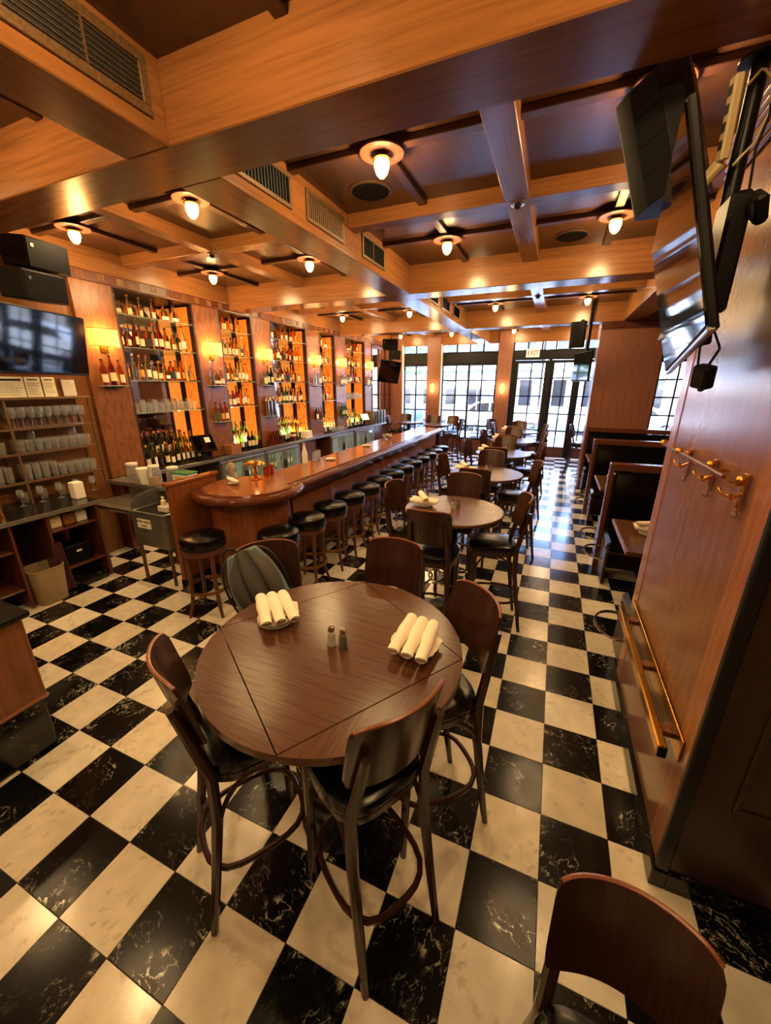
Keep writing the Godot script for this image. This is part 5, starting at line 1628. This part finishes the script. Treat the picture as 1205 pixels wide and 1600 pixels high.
func backpack() -> void:
	# sits on the chair seat and leans on its backrest; local +z looks at the table
	var o := thing("backpack", "dark grey backpack leaning on the chair behind the drop-leaf table", "bag", V(0.600, 0.800, -1.115), PI * 0.25)
	o.rotation = V(-0.10, PI * 0.27, 0.30)
	o.scale = V(0.86, 0.94, 1.0)
	var f := func(u: float, v: float, e: float) -> Vector3:
		# u round the body, v up
		var a := u * TAU
		var c := cos(a)
		var s := sin(a)
		var p := 3.2
		var q := pow(pow(absf(c), p) + pow(absf(s), p), -1.0 / p)
		var tap := 1.0 - 0.42 * pow(maxf(v - 0.45, 0.0) / 0.55, 2.0)
		var w := 0.165 * tap + e
		var d := 0.060 * (1.0 - 0.55 * pow(v, 2.2)) + e
		var lean := -0.10 * v * v
		return V(c * q * w, 0.45 * v - 0.02 * sin(u * 9.0) * v * (1 - v), s * q * d + lean + 0.02 * sin(v * 7.0))
	var pv := PackedVector3Array()
	var pt := PackedInt32Array()
	var nu := 28
	var nv := 14
	for j in nv + 1:
		for i in nu:
			pv.append(f.call(float(i) / nu, float(j) / nv, 0.0))
	for j in nv:
		for i in nu:
			var k := (i + 1) % nu
			pt.append_array(PackedInt32Array([j * nu + i, j * nu + k, (j + 1) * nu + k, j * nu + i, (j + 1) * nu + k, (j + 1) * nu + i]))
	var b0 := pv.size()
	pv.append(V(0, 0, 0))
	pv.append(V(0, 0.455, -0.10))
	for i in nu:
		var k := (i + 1) % nu
		pt.append_array(PackedInt32Array([b0, k, i, b0 + 1, nv * nu + i, nv * nu + k]))
	var m := M.new()
	m.put(pv, pt)
	part(o, "bag_body", m, "backpack_side", Transform3D.IDENTITY, 60)
	# big flap over the top and the front
	var fl := func(u: float, v: float, e: float) -> Vector3:
		var q := 2.0 * u - 1.0
		var x := q * 0.155 * (1.0 - 0.50 * pow(v, 4.0)) * (1.0 - 0.16 * pow(1.0 - v, 3.0))
		var y := 0.10 + 0.375 * v - 0.055 * q * q * v * v + 0.02 * q * q * (1.0 - v)
		var z := 0.075 + 0.055 * sin(PI * (0.15 + 0.75 * v)) - 0.14 * v * v - 0.085 * pow(absf(q), 2.6) + 0.008 * sin(q * 9.0 + v * 5.0)
		return V(x, y, z + e)
	part(o, "flap", M.new().shell(func(u, v): return fl.call(u, v, 0.010), func(u, v): return fl.call(u, v, 0.002), 18, 14), "backpack_cloth", Transform3D.IDENTITY, 60)
	for s in [0.30, 0.68]:
		var pts := []
		for k in 13:
			pts.append(fl.call(s, 1.0 - k / 12.0 * 0.98, 0.013))
		part(o, "strap", M.new().tube(pts, 0.009, 6, false, 0.5), "strap_black")
		bx(o, "buckle", fl.call(s, 0.05, 0.018), V(0.036, 0.045, 0.014), "strap_black", 0.004)
	part(o, "handle_loop", M.new().tube(arc(V(-0.07, 0.455, -0.10), 0.042, 0.0, PI, 12, Vector3.RIGHT, Vector3.UP), 0.007, 8), "strap_black")
	for s in [-1, 1]:
		part(o, "shoulder_strap", M.new().tube(bez(V(s * 0.09, 0.43, -0.13), V(s * 0.20, 0.42, -0.10), V(s * 0.21, 0.2, -0.06), V(s * 0.16, 0.02, -0.06), 12), 0.012, 8, false, 0.6), "strap_black")

# ------------------------------------------------------------------ right side: pier, booths, televisions
func build_right_side() -> void:
	var Z0 := -2.40
	var Z1 := -1.09
	var pr := setting("wall_pier")
	sp(pr, "core", V(2.58, 0.0, Z0 + 0.02), V(5.25, 3.2, Z1 - 0.02), "darker_y", 0.0)
	sp(pr, "veneer_panel", V(2.562, 0.10, Z0 + 0.13), V(2.58, 2.98, Z1 - 0.15), "pier_veneer", 0.002)
	sp(pr, "border_board", V(2.558, 0.10, Z0), V(2.585, 2.98, Z0 + 0.128), "pier_border", 0.004)
	sp(pr, "border_board", V(2.558, 0.10, Z1 - 0.148), V(2.585, 2.98, Z1 - 0.02), "pier_border", 0.004)
	sp(pr, "corner_bead", V(2.553, 0.10, Z1 - 0.019), V(2.60, 2.98, Z1 + 0.012), "black_paint", 0.006)
	sp(pr, "end_panel", V(2.60, 0.10, Z1 - 0.02), V(3.42, 3.2, Z1), "darker_y", 0.003)
	sp(pr, "end_panel", V(3.43, 0.10, Z1 - 0.02), V(4.3, 3.2, Z1), "darker_y", 0.003)
	sp(pr, "end_panel", V(4.31, 0.10, Z1 - 0.02), V(5.25, 3.2, Z1), "darker_y", 0.003)
	for q in [[2.72, 3.30], [3.55, 4.18]]:
		sp(pr, "panel_bead", V(q[0], 0.55, Z1 - 0.001), V(q[0] + 0.02, 2.6, Z1 + 0.012), "darker_y", 0.004)
		sp(pr, "panel_bead", V(q[1] - 0.02, 0.55, Z1 - 0.001), V(q[1], 2.6, Z1 + 0.012), "darker_y", 0.004)
		sp(pr, "panel_bead", V(q[0], 0.53, Z1 - 0.001), V(q[1], 0.55, Z1 + 0.012), "darker_x", 0.004)
	for k in 6:
		sp(pr, "rib_moulding", V(2.545 - 0.004 * k, 2.985 + 0.034 * k, Z0 - 0.005), V(2.60, 3.011 + 0.034 * k, Z1 + 0.016), "panel_z", 0.008)
	var bb := setting("baseboard_pier")
	sp(bb, "marble_skirting", V(2.54, 0.0, Z0), V(2.60, 0.098, Z1 + 0.016), "marble_base", 0.004)
	sp(bb, "marble_skirting", V(2.60, 0.0, Z1 - 0.02), V(5.25, 0.098, Z1 + 0.016), "marble_base", 0.004)
	# second column, past the booths
	var c2 := setting("wall_column")
	sp(c2, "shaft", V(2.55, 0.0, -9.25), V(3.62, 3.06, -8.62), "column_pink", 0.006)
	for k in 5:
		sp(c2, "rib_moulding", V(2.545, 3.062 + 0.03 * k, -9.255), V(3.63, 3.086 + 0.03 * k, -8.612 + 0.003 * k), "dark_x", 0.006)
	# brass bumper rail on the pier
	var br := thing("bumper_rail", "polished brass bumper rail fixed low on the panelled pier", "rail", V(2.50, 0.63, -1.755))
	bx(br, "rail", V(-0.006, 0.0, 0), V(0.034, 0.055, 1.16), "worn_brass", 0.006)
	bx(br, "end_cap", V(-0.006, 0.0, 0.584), V(0.032, 0.052, 0.006), "black_plastic", 0.001)
	for z in [-0.45, 0.0, 0.45]:
		bx(br, "spacer", V(0.035, 0, z), V(0.046, 0.03, 0.05), "dark_x", 0.003)
	bx(br, "wall_plate", V(0.052, 0.03, 0), V(0.008, 0.11, 1.18), "worn_brass", 0.003)
	# coat hooks
	var hk := [[-1.92, 1.71, "brass coat hook on the pier, farthest from the corner bead"], [-1.60, 1.715, "brass coat hook on the pier, middle of the three"], [-1.30, 1.715, "brass coat hook on the pier, nearest the corner bead"]]
	for q in hk:
		var o := thing("coat_hook", q[2], "coat hook", V(2.556, q[1], q[0]), 0, "brass coat hooks on the pier")
		bx(o, "back_plate", V(-0.005, 0, 0), V(0.008, 0.13, 0.034), "brass", 0.003)
		part(o, "knob", M.new().lathe([[0, -0.014], [0.010, -0.010], [0.014, 0], [0.010, 0.010], [0, 0.014]], 12, Transform3D(Basis.IDENTITY, V(-0.02, 0.045, 0))), "brass")
		for s in [-1, 1]:
			part(o, "prong", M.new().tube(bez(V(-0.008, -0.005, 0), V(-0.035, -0.02, s * 0.01), V(-0.05, -0.035, s * 0.035), V(-0.055, 0.0, s * 0.055), 8), [0.006, 0.0058, 0.0055, 0.005, 0.0048, 0.0045, 0.004, 0.004, 0.006], 8), "brass")
			part(o, "prong", M.new().tube(bez(V(-0.008, 0.03, 0), V(-0.03, 0.025, s * 0.01), V(-0.04, 0.02, s * 0.03), V(-0.045, 0.045, s * 0.045), 8), 0.0042, 8), "brass")
		part(o, "tail", M.new().lathe([[0, -0.10], [0.008, -0.094], [0.011, -0.084], [0.007, -0.074], [0.006, -0.06], [0, -0.06]], 12, Transform3D(Basis.IDENTITY, V(-0.010, 0, 0))), "chrome")
	var rod := thing("coat_rod", "slim brown rod with brass ball ends along the coat hooks", "rod", V(2.50, 1.757, -1.77))
	part(rod, "bar", M.new().tube([V(0, 0, -0.45), V(0, 0, 0.43)], 0.008, 8), "dark_z")
	for z in [-0.46, -0.15]:
		part(rod, "ball", M.new().lathe([[0, -0.018], [0.013, -0.013], [0.018, 0], [0.013, 0.013], [0, 0.018]], 14, Transform3D(Basis.IDENTITY, V(0, 0.008, z))), "brass")
	for z in [-0.30, 0.30]:
		part(rod, "standoff", M.new().tube([V(0, 0, z), V(0.056, 0, z)], 0.006, 6), "brass")
	# booths: high dividers, benches and tables
	var dv := [[-4.50, "first booth divider past the pier"], [-6.66, "second booth divider past the pier"], [-8.56, "last booth divider, against the pink column"]]
	for q in dv:
		var d := thing("booth_divider", "tall wooden booth back with a black padded panel, " + q[1], "booth", V(3.35, 0, q[0]), 0, "booth dividers")
		bx(d, "frame_top", V(0, 1.21, 0), V(1.58, 0.085, 0.10), "dark_x", 0.010)
		for s in [-1, 1]:
			bx(d, "frame_post", V(s * 0.765, 0.585, 0), V(0.05, 1.165, 0.09), "dark_y", 0.006)
		bx(d, "frame_board", V(0, 0.56, 0), V(1.478, 1.12, 0.03), "darker_x", 0.0)
		bx(d, "padded_back", V(0, 0.83, 0.030), V(1.44, 0.66, 0.03), "black_vinyl", 0.014)
		if q[0] > -8.5:
			bx(d, "padded_back", V(0, 0.83, -0.030), V(1.44, 0.66, 0.03), "black_vinyl", 0.014)
	var bn := [[-2.68, "against the back of the panelled pier"], [-4.20, "facing the pier from the first divider"], [-4.80, "on the street side of the first divider"], [-6.36, "facing the pier from the second divider"], [-6.96, "on the street side of the second divider"], [-8.26, "facing the pier from the last divider"]]
	for q in bn:
		var b := thing("booth_bench", "black vinyl booth bench " + q[1], "bench", V(3.35, 0, q[0]), 0, "booth benches")
		bx(b, "cushion", V(0, 0.455, 0), V(1.50, 0.10, 0.46), "black_vinyl", 0.03)
		bx(b, "seat_board", V(0, 0.39, 0), V(1.50, 0.025, 0.46), "darker_x", 0.003)
		for s in [-1, 1]:
			bx(b, "end_board", V(s * 0.735, 0.195, 0), V(0.03, 0.36, 0.42), "darker_y", 0.004)
		part(b, "foot_loop", M.new().tube(bez(V(-0.75, 0.30, -0.2), V(-1.0, 0.30, -0.26), V(-1.0, 0.30, 0.26), V(-0.75, 0.30, 0.2), 14), 0.011, 8), "chrome")
	var bt := [[-3.44, "booth nearest the pier"], [-5.58, "middle booth"], [-7.62, "booth nearest the street"]]
	for q in bt:
		var t := thing("booth_table", "narrow wooden table with pale edge in the " + q[1], "table", V(3.31, 0, q[0]), 0, "booth tables")
		bx(t, "table_top", V(0, 0.78, 0), V(1.44, 0.035, 0.88), "table_x", 0.004)
		bx(t, "pale_edge", V(-0.723, 0.78, 0), V(0.006, 0.034, 0.87), "chair_edge", 0.001)
		bx(t, "post", V(-0.30, 0.40, 0), V(0.09, 0.72, 0.09), "black_metal", 0.006)
		bx(t, "foot", V(-0.30, 0.02, 0), V(0.40, 0.04, 0.10), "black_metal", 0.008)
		bx(t, "foot", V(-0.30, 0.021, 0), V(0.10, 0.04, 0.46), "black_metal", 0.008)
		plate_stack(V(2.83, 0.7985, q[0] - 0.06), 4, "small white plate stacked under napkins in the " + q[1], 0.085)
		for k in 3:
			napkin(V(2.83, 0.7985 + 0.034 + (0.04 if k == 2 else 0.0), q[0] - 0.09 + 0.055 * (k % 2) + 0.02 * (k / 2)), 1.5 + 0.5 * (k / 2), "rolled cream napkin piled on the plates in the " + q[1], "napkins in the booths")
	var pl := thing("booth_planter", "small orange box on top of the far booth divider", "box", V(3.9, 1.254, -6.66))
	bx(pl, "box", V(0, 0.05, 0), V(0.20, 0.10, 0.07), "tone_gold", 0.005)
	# big tilted television by the pier
	var P1 := V(2.122, 2.78, -1.116)
	var P2 := V(2.247, 2.688, -2.104)
	var P4 := V(2.268, 2.208, -1.016)
	var wx := (P2 - P1).normalized()
	var uy := (P1 - P4)
	uy = (uy - wx * uy.dot(wx)).normalized()
	var nz := wx.cross(uy).normalized()
	if nz.x > 0:
		nz = -nz
	var tb := Basis(uy.cross(nz), uy, nz)
	var tv := thing("television", "big tilted flat television hanging beside the panelled pier", "television", V(2.2575, 2.448, -1.56))
	tv.basis = tb
	bx(tv, "screen", V(0, 0.004, -0.003), V(0.985, 0.565, 0.006), "screen_black", 0.001)
	bx(tv, "bezel", V(0, 0, -0.018), V(1.00, 0.595, 0.024), "black_plastic", 0.006)
	bx(tv, "bottom_trim", V(0, -0.292, -0.012), V(1.0, 0.012, 0.02), "steel", 0.003)
	bx(tv, "rear_housing", V(0.05, -0.06, -0.046), V(0.62, 0.36, 0.030), "black_plastic", 0.012)
	# ceiling pole, bracket and cables behind it
	var pole := thing("television_pole", "black ceiling pole with bracket behind the big tilted television", "mount", V(2.45, 2.2, -1.85))
	part(pole, "tube", M.new().lathe([[0, 0.2], [0.028, 0.2], [0.028, 0.985], [0.07, 0.99], [0.07, 0.999], [0, 0.999]], 18), "black_metal")
	bx(pole, "clamp", V(-0.01, 0.30, 0), V(0.08, 0.16, 0.09), "black_metal", 0.008)
	bx(pole, "tilt_plate", V(-0.065, 0.24, -0.06), V(0.02, 0.34, 0.26), "black_metal", 0.004, V(0, 0, -0.24))
	bx(pole, "mount_body", V(-0.005, 0.34, 0.10), V(0.07, 0.40, 0.17), "black_metal", 0.012)
	bx(pole, "arm", V(-0.04, 0.33, -0.02), V(0.08, 0.06, 0.06), "black_metal", 0.004)
	bx(pole, "side_knob", V(0.03, 0.46, 0.24), V(0.04, 0.09, 0.10), "black_plastic", 0.01, V(0.5, 0, 0.3))
	bx(pole, "rear_bracket", V(0.0, 0.14, 0.03), V(0.05, 0.22, 0.10), "black_metal", 0.006, V(0, 0, 0.1))
	var ps := thing("power_strip", "ivory power strip with a plug tied to the ceiling pole", "power strip", V(2.375, 2.93, -1.76))
	ps.rotation = V(0.15, 0.2, 0.1)
	bx(ps, "strip", V(0, 0.06, 0), V(0.03, 0.24, 0.045), "ivory_cable", 0.006)
	bx(ps, "plug", V(-0.02, -0.09, -0.03), V(0.035, 0.09, 0.05), "ivory_cable", 0.01, V(0.5, 0, -0.6))
	for k in 4:
		bx(ps, "socket", V(-0.0155, 0.14 - 0.05 * k, 0), V(0.002, 0.028, 0.026), "sign_black", 0.0)
	var ad := thing("power_adapter", "black power brick dangling from cables under the big television", "adapter", V(2.42, 2.10, -1.53))
	ad.rotation = V(0.2, 0.5, 0.2)
	bx(ad, "brick", Vector3.ZERO, V(0.05, 0.085, 0.07), "black_plastic", 0.008)
	bx(ad, "prong", V(0, -0.048, 0), V(0.012, 0.014, 0.02), "black_plastic", 0.002)
	var cb := [["black", [V(2.400, 2.130, -1.548), V(2.410, 2.220, -1.622), V(2.380, 2.300, -1.690), V(2.420, 2.400, -1.760), V(2.450, 2.550, -1.800)], "black cable running from the power brick up the pole"], ["ivory", [V(2.380, 2.740, -1.790), V(2.340, 2.620, -1.770), V(2.380, 2.500, -1.750), V(2.370, 2.380, -1.728), V(2.400, 2.280, -1.638), V(2.430, 2.360, -1.676)], "ivory cable looping behind the big television"], ["black", [V(2.420, 2.130, -1.518), V(2.450, 2.200, -1.530), V(2.420, 2.300, -1.600), V(2.460, 2.360, -1.656), V(2.420, 2.380, -1.698)], "thin black cable coiled under the bracket"], ["ivory", [V(2.410, 3.100, -1.800), V(2.440, 3.130, -1.770), V(2.480, 3.100, -1.790), V(2.500, 3.020, -1.810), V(2.470, 2.920, -1.790), V(2.420, 2.860, -1.790)], "ivory cable wound round the top of the ceiling pole"], ["black", [V(2.490, 3.150, -1.810), V(2.500, 3.000, -1.800), V(2.480, 2.900, -1.790), V(2.495, 2.750, -1.800), V(2.480, 2.600, -1.800)], "black cable hanging down behind the ceiling pole"]]
	for q in cb:
		var cur := Curve3D.new()
		var pts: Array = q[1]
		for i in pts.size():
			var tg: Vector3 = (pts[mini(i + 1, pts.size() - 1)] - pts[maxi(i - 1, 0)]) * 0.2
			cur.add_point(pts[i], -tg, tg)
		var bp := []
		var L := cur.get_baked_length()
		for i in 25:
			bp.append(cur.sample_baked(L * i / 24.0))
		one("cable", M.new().tube(bp, 0.0045, 6), "ivory_cable" if q[0] == "ivory" else "black_plastic", q[2], "cable", "cables on the television pole")
	# wedge loudspeaker hung from the beam
	hung_speaker(V(2.225, 3.035, -1.97), V(0.12, -0.60, 0.30), 0.90, "big black wedge loudspeaker hung from the ceiling behind the tilted television")
	hung_speaker(V(2.17, 2.96, -8.30), V(0.1, -0.35, 0.0), 0.9, "black wedge loudspeaker hung from the ceiling beside the pink column")
	var t2 := thing("television", "flat television seen edge-on below the loudspeaker by the pink column", "television", V(2.30, 2.40, -8.40))
	t2.rotation = V(0, -PI * 0.5 + 0.28, 0.0)
	bx(t2, "bezel", Vector3.ZERO, V(0.90, 0.54, 0.04), "black_plastic", 0.006)
	bx(t2, "screen", V(0, 0, 0.021), V(0.87, 0.51, 0.004), "screen_black", 0.0)
	bx(t2, "mount", V(0.0, 0.56, -0.05), V(0.05, 1.12, 0.05), "black_metal", 0.004)
	# far television over the end of the bar
	var t3 := thing("television", "tilted flat television hanging over the street end of the bar", "television", V(-2.20, 2.39, -9.60))
	var tilt := V(0.30, 0.55, -0.12)
	var fb := bx(t3, "bezel", Vector3.ZERO, V(0.56, 0.56, 0.04), "black_plastic", 0.006, tilt)
	bx(fb, "screen", V(0, 0, 0.021), V(0.53, 0.53, 0.004), "screen_black", 0.0)
	bx(t3, "drop_pole", V(-0.03, 0.62, -0.16), V(0.04, 1.03, 0.04), "black_metal", 0.004)
	bx(t3, "arm", V(-0.02, 0.10, -0.09), V(0.05, 0.05, 0.15), "black_metal", 0.004)
	var sp3 := thing("loudspeaker", "black loudspeaker hung over the far television at the bar end", "speaker", V(-2.18, 3.05, -9.6), 0.4)
	bx(sp3, "cabinet", Vector3.ZERO, V(0.40, 0.25, 0.26), "black_plastic", 0.012)
	bx(sp3, "grille", V(0, 0, 0.132), V(0.37, 0.22, 0.006), "grille_cloth", 0.002)
	bx(sp3, "badge", V(-0.15, 0.05, 0.137), V(0.02, 0.02, 0.003), "chrome", 0.0)
	bx(sp3, "drop_rod", V(0, 0.24, -0.05), V(0.03, 0.25, 0.03), "brass", 0.003)
	bx(sp3, "lower_arm", V(0.02, -0.24, -0.06), V(0.10, 0.26, 0.06), "black_metal", 0.006)
	bx(sp3, "small_cabinet", V(0.17, -0.25, 0.02), V(0.2, 0.22, 0.14), "black_plastic", 0.01, V(0, 0, -0.1))

func hung_speaker(at: Vector3, rot: Vector3, k: float, label: String) -> void:
	var o := thing("wedge_loudspeaker", label, "speaker", at)
	o.rotation = rot
	var pl := []
	for q in [[-0.15, 0.10], [-0.13, 0.135], [-0.06, 0.16], [0.06, 0.16], [0.13, 0.135], [0.15, 0.10], [0.09, -0.13], [-0.09, -0.13]]:
		pl.append(Vector2(q[0], q[1]) * k)
	part(o, "cabinet", M.new().prism(pl, -0.25 * k, 0.25 * k, Transform3D(Basis(V(1, 0, 0), V(0, 0, 1), V(0, -1, 0)), Vector3.ZERO)), "black_plastic", Transform3D.IDENTITY, 30)
	for i in 4:
		bx(o, "grille_panel", V(0, (-0.183 + 0.122 * i) * k, 0.1615 * k), V(0.118 * k, 0.118 * k, 0.004), "grille_cloth", 0.001)
	bx(o, "yoke", V(0, 0.20 * k, -0.15 * k), V(0.05, 0.16, 0.05), "black_metal", 0.004)

# ------------------------------------------------------------------ street outside
func build_street() -> void:
	var g := setting("ground_outside")
	sp(g, "pavement", V(-30, -0.25, -18.5), V(30, -0.05, -12.31), "pavement", 0.0)
	sp(g, "road", V(-60, -0.30, -30.0), V(60, -0.17, -18.5), "asphalt", 0.0)
	sp(g, "pavement", V(-60, -0.25, -34.0), V(60, -0.05, -30.0), "pavement", 0.0)
	# hedge planters with blooms
	var ph := [[-2.3, 1.0], [-0.2, 1.25], [1.2, 1.1], [3.9, 1.2], [5.6, 1.2]]
	for i in 5:
		var o := thing("flower_planter", ["planter with clipped green hedge outside the narrow street window", "planter with clipped green hedge outside the wide street window", "planter with clipped green hedge outside the entrance doors", "planter with clipped green hedge outside the booth window", "planter with clipped green hedge at the corner outside"][i], "planter", V(ph[i][0], -0.05, -14.2), 0, "hedge planters on the pavement")
		bx(o, "trough", V(0, 0.22, 0), V(ph[i][1], 0.44, 0.42), "terracotta", 0.015)
		var lv := M.new()
		var bl := M.new()
		for k in 420:
			var p := V(rng.randf_range(-0.5, 0.5) * ph[i][1], 0.44 + 0.42 * sqrt(rng.randf()), rng.randf_range(-0.22, 0.22))
			var b := Basis.from_euler(V(rng.randf() * TAU, rng.randf() * TAU, rng.randf() * TAU))
			lv.put(PackedVector3Array([p + b * V(-0.03, 0, -0.02), p + b * V(0.05, 0.01, 0), p + b * V(-0.03, 0, 0.02), p + b * V(0, -0.006, 0)]), PackedInt32Array([0, 1, 2, 0, 3, 1, 1, 3, 2, 2, 3, 0]))
		part(o, "foliage", lv, "leaf").set_meta("kind", "stuff")
		for k in 46:
			var p := V(rng.randf_range(-0.5, 0.5) * ph[i][1], 0.80 + 0.12 * rng.randf(), rng.randf_range(-0.2, 0.2))
			bl.lathe([[0, -0.02], [0.03, -0.005], [0.035, 0.01], [0, 0.025]], 6, Transform3D(Basis.IDENTITY, p))
		part(o, "blossoms", bl, "bloom_pink" if i % 2 == 0 else "bloom_white").set_meta("kind", "stuff")
	# parasols
	for q in [[-3.9, -16.2, "white parasol on the pavement outside the narrow street window"], [-1.2, -17.0, "white parasol on the pavement outside the wide street window"], [6.4, -15.6, "white parasol outside the booth window"]]:
		var o := thing("parasol", q[2], "parasol", V(q[0], -0.05, q[1]), 0, "white parasols")
		part(o, "pole", M.new().tube([V(0, 0.05, 0), V(0, 2.5, 0)], 0.025, 8), "rattan")
		part(o, "foot", M.new().lathe([[0, 0], [0.28, 0], [0.28, 0.05], [0.04, 0.08], [0, 0.08]], 20), "black_metal")
		part(o, "canopy", M.new().lathe([[0, 2.55], [0.5, 2.40], [1.35, 2.10], [1.35, 1.98], [1.33, 1.98], [1.33, 2.08], [0.5, 2.37], [0, 2.51]], 8), "canvas_white", Transform3D.IDENTITY, 20)
	# pavement tables and woven chairs
	var cs := [[-0.55, -13.4], [0.62, -13.55], [1.30, -13.3], [2.05, -13.5], [4.3, -13.3], [4.9, -13.5], [-2.4, -13.2]]
	for i in cs.size():
		var o := thing("cafe_chair", "round-backed woven cafe chair on the pavement outside", "chair", V(cs[i][0], -0.05, cs[i][1]), 0.6 * i, "woven cafe chairs outside")
		part(o, "seat", M.new().lathe([[0, 0.43], [0.20, 0.43], [0.21, 0.445], [0.20, 0.46], [0, 0.46]], 20), "rattan")
		part(o, "back_hoop", M.new().tube(arc(V(0, 0.62, 0.19), 0.20, -0.6, PI + 0.6, 16, Vector3.RIGHT, V(0, 1.25, 0.12)), 0.014, 6), "rattan")
		for k in 5:
			part(o, "back_slat", M.new().tube([V(-0.12 + 0.06 * k, 0.46, 0.19), V(-0.12 + 0.06 * k, 0.84 - 0.03 * absf(k - 2), 0.22)], 0.006, 6), "rattan")
		for k in 4:
			var a := TAU * (k + 0.5) / 4.0
			part(o, "leg", M.new().tube([V(cos(a) * 0.16, 0.44, sin(a) * 0.16), V(cos(a) * 0.21, 0.0, sin(a) * 0.21)], 0.013, 6), "rattan")
	for q in [[0.0, -13.1, "small round cafe table outside the wide street window"], [4.6, -12.95, "small round cafe table outside the booth window"]]:
		var o := thing("cafe_table", q[2], "table", V(q[0], -0.05, q[1]), 0, "cafe tables outside")
		part(o, "top", M.new().lathe([[0, 0.70], [0.33, 0.70], [0.34, 0.71], [0.33, 0.725], [0, 0.725]], 28), "canvas_white")
		part(o, "stem", M.new().tube([V(0, 0.03, 0), V(0, 0.70, 0)], 0.03, 10), "black_metal")
		part(o, "foot", M.new().lathe([[0, 0], [0.22, 0], [0.2, 0.03], [0, 0.04]], 20), "black_metal")
	# parked cars
	var cars := [[-1.0, -20.6, "car_white", "white saloon car parked outside the wide street window"], [-7.2, -20.6, "car_blue", "blue saloon car parked beyond the narrow street window"], [5.0, -20.6, "car_white", "white saloon car parked beyond the entrance doors"]]
	for q in cars:
		car(V(q[0], -0.17, q[1]), q[2], q[3])
	# buildings across the street
	facade(-34.0, -14.0, 9.0, "facade_grey", "grey building with tall windows across the street, beyond the narrow window")
	facade(-13.6, 0.6, 10.0, "facade_grey", "blue-grey building with rows of windows across the street, beyond the wide window")
	facade(1.0, 16.0, 9.0, "facade_white", "white building with tall columns across the street, beyond the doors")
	facade(16.4, 34.0, 9.0, "facade_grey", "grey corner building across the street, beyond the booth window")
	# blossom tree on the pavement
	var tr := thing("street_tree", "flowering street tree outside the narrow street window", "tree", V(-5.2, -0.05, -17.6))
	part(tr, "trunk", M.new().tube([V(0, 0, 0), V(0.05, 1.2, 0), V(-0.05, 2.6, 0.05)], [0.11, 0.09, 0.06], 8), "tone_wood")
	var lf := M.new()
	for k in 900:
		var d := V(rng.randfn(), rng.randfn(), rng.randfn()).normalized() * pow(rng.randf(), 0.4)
		var p := V(0, 3.3, 0) + d * V(1.5, 1.2, 1.4)
		var b := Basis.from_euler(V(rng.randf() * TAU, rng.randf() * TAU, rng.randf() * TAU))
		lf.put(PackedVector3Array([p + b * V(-0.07, 0, -0.05), p + b * V(0.11, 0.02, 0), p + b * V(-0.07, 0, 0.05), p + b * V(0, -0.012, 0)]), PackedInt32Array([0, 1, 2, 0, 3, 1, 1, 3, 2, 2, 3, 0]))
	part(tr, "foliage", lf, "leaf").set_meta("kind", "stuff")

func car(at: Vector3, mt: String, label: String) -> void:
	var o := thing("parked_car", label, "car", at, 0, "parked cars")
	var body := [Vector2(-2.2, 0.35), Vector2(-2.22, 0.75), Vector2(-2.1, 0.9), Vector2(-1.2, 0.98), Vector2(1.3, 0.98), Vector2(2.05, 0.86), Vector2(2.2, 0.7), Vector2(2.2, 0.35), Vector2(1.85, 0.28), Vector2(-1.9, 0.28)]
	part(o, "body", M.new().prism(body, -0.85, 0.85), mt)
	var cab := [Vector2(-1.35, 0.97), Vector2(-0.75, 1.40), Vector2(-0.4, 1.46), Vector2(0.45, 1.46), Vector2(0.75, 1.38), Vector2(1.35, 0.97)]
	part(o, "roof", M.new().prism(cab, -0.74, 0.74), mt)
	for s in [-1, 1]:
		var win := [Vector2(-1.12, 1.0), Vector2(-0.68, 1.36), Vector2(-0.08, 1.40), Vector2(-0.08, 1.0)]
		part(o, "side_window", M.new().prism(win, s * 0.741 - 0.002, s * 0.741 + 0.006), "car_glass")
		var win2 := [Vector2(0.0, 1.0), Vector2(0.0, 1.40), Vector2(0.62, 1.36), Vector2(1.1, 1.0)]
		part(o, "side_window", M.new().prism(win2, s * 0.741 - 0.002, s * 0.741 + 0.006), "car_glass")
		for x in [-1.4, 1.4]:
			var wh := part(o, "wheel", M.new().lathe([[0, -0.11], [0.28, -0.11], [0.32, -0.08], [0.32, 0.08], [0.28, 0.11], [0, 0.11]], 22), "black_plastic", Transform3D(Basis(Vector3.RIGHT, PI * 0.5), V(x, 0.32, s * 0.76)))
			part(wh, "rim", M.new().lathe([[0, 0.0], [0.19, 0.0], [0.2, 0.01], [0.08, 0.02], [0, 0.02]], 18), "chrome", Transform3D(Basis(Vector3.RIGHT, 0.0 if s > 0 else PI), V(0, s * 0.111, 0)))

func facade(x0: float, x1: float, h: float, mt: String, label: String) -> void:
	var o := thing("building", label, "building", V((x0 + x1) * 0.5, -0.05, -36.0), 0, "buildings across the street")
	var w := x1 - x0
	bx(o, "wall", V(0, h * 0.5, -1.0), V(w, h, 5.8), mt, 0.0)
	bx(o, "cornice", V(0, h - 0.2, 2.0), V(w, 0.4, 0.4), "facade_white", 0.02)
	bx(o, "belt_course", V(0, 3.4, 1.98), V(w, 0.3, 0.25), "facade_white", 0.02)
	var n := int(w / 1.9)
	for i in n:
		var x := (i + 0.5) / n * w - w * 0.5
		for y in [1.5, 5.0, 7.3]:
			if y > h - 1.2:
				continue
			var hh := 2.2 if y < 2 else 1.6
			var wn := bx(o, "window", V(x, y, 1.92), V(1.15, hh, 0.1), "facade_white", 0.01)
			bx(wn, "pane", V(0, 0, 0.052), V(0.95, hh - 0.2, 0.01), "car_glass", 0.0)
		if mt == "facade_white":
			bx(o, "column", V(x + 0.95 * w / n * 0.5, 1.65, 2.15), V(0.42, 3.2, 0.4), "facade_white", 0.04)
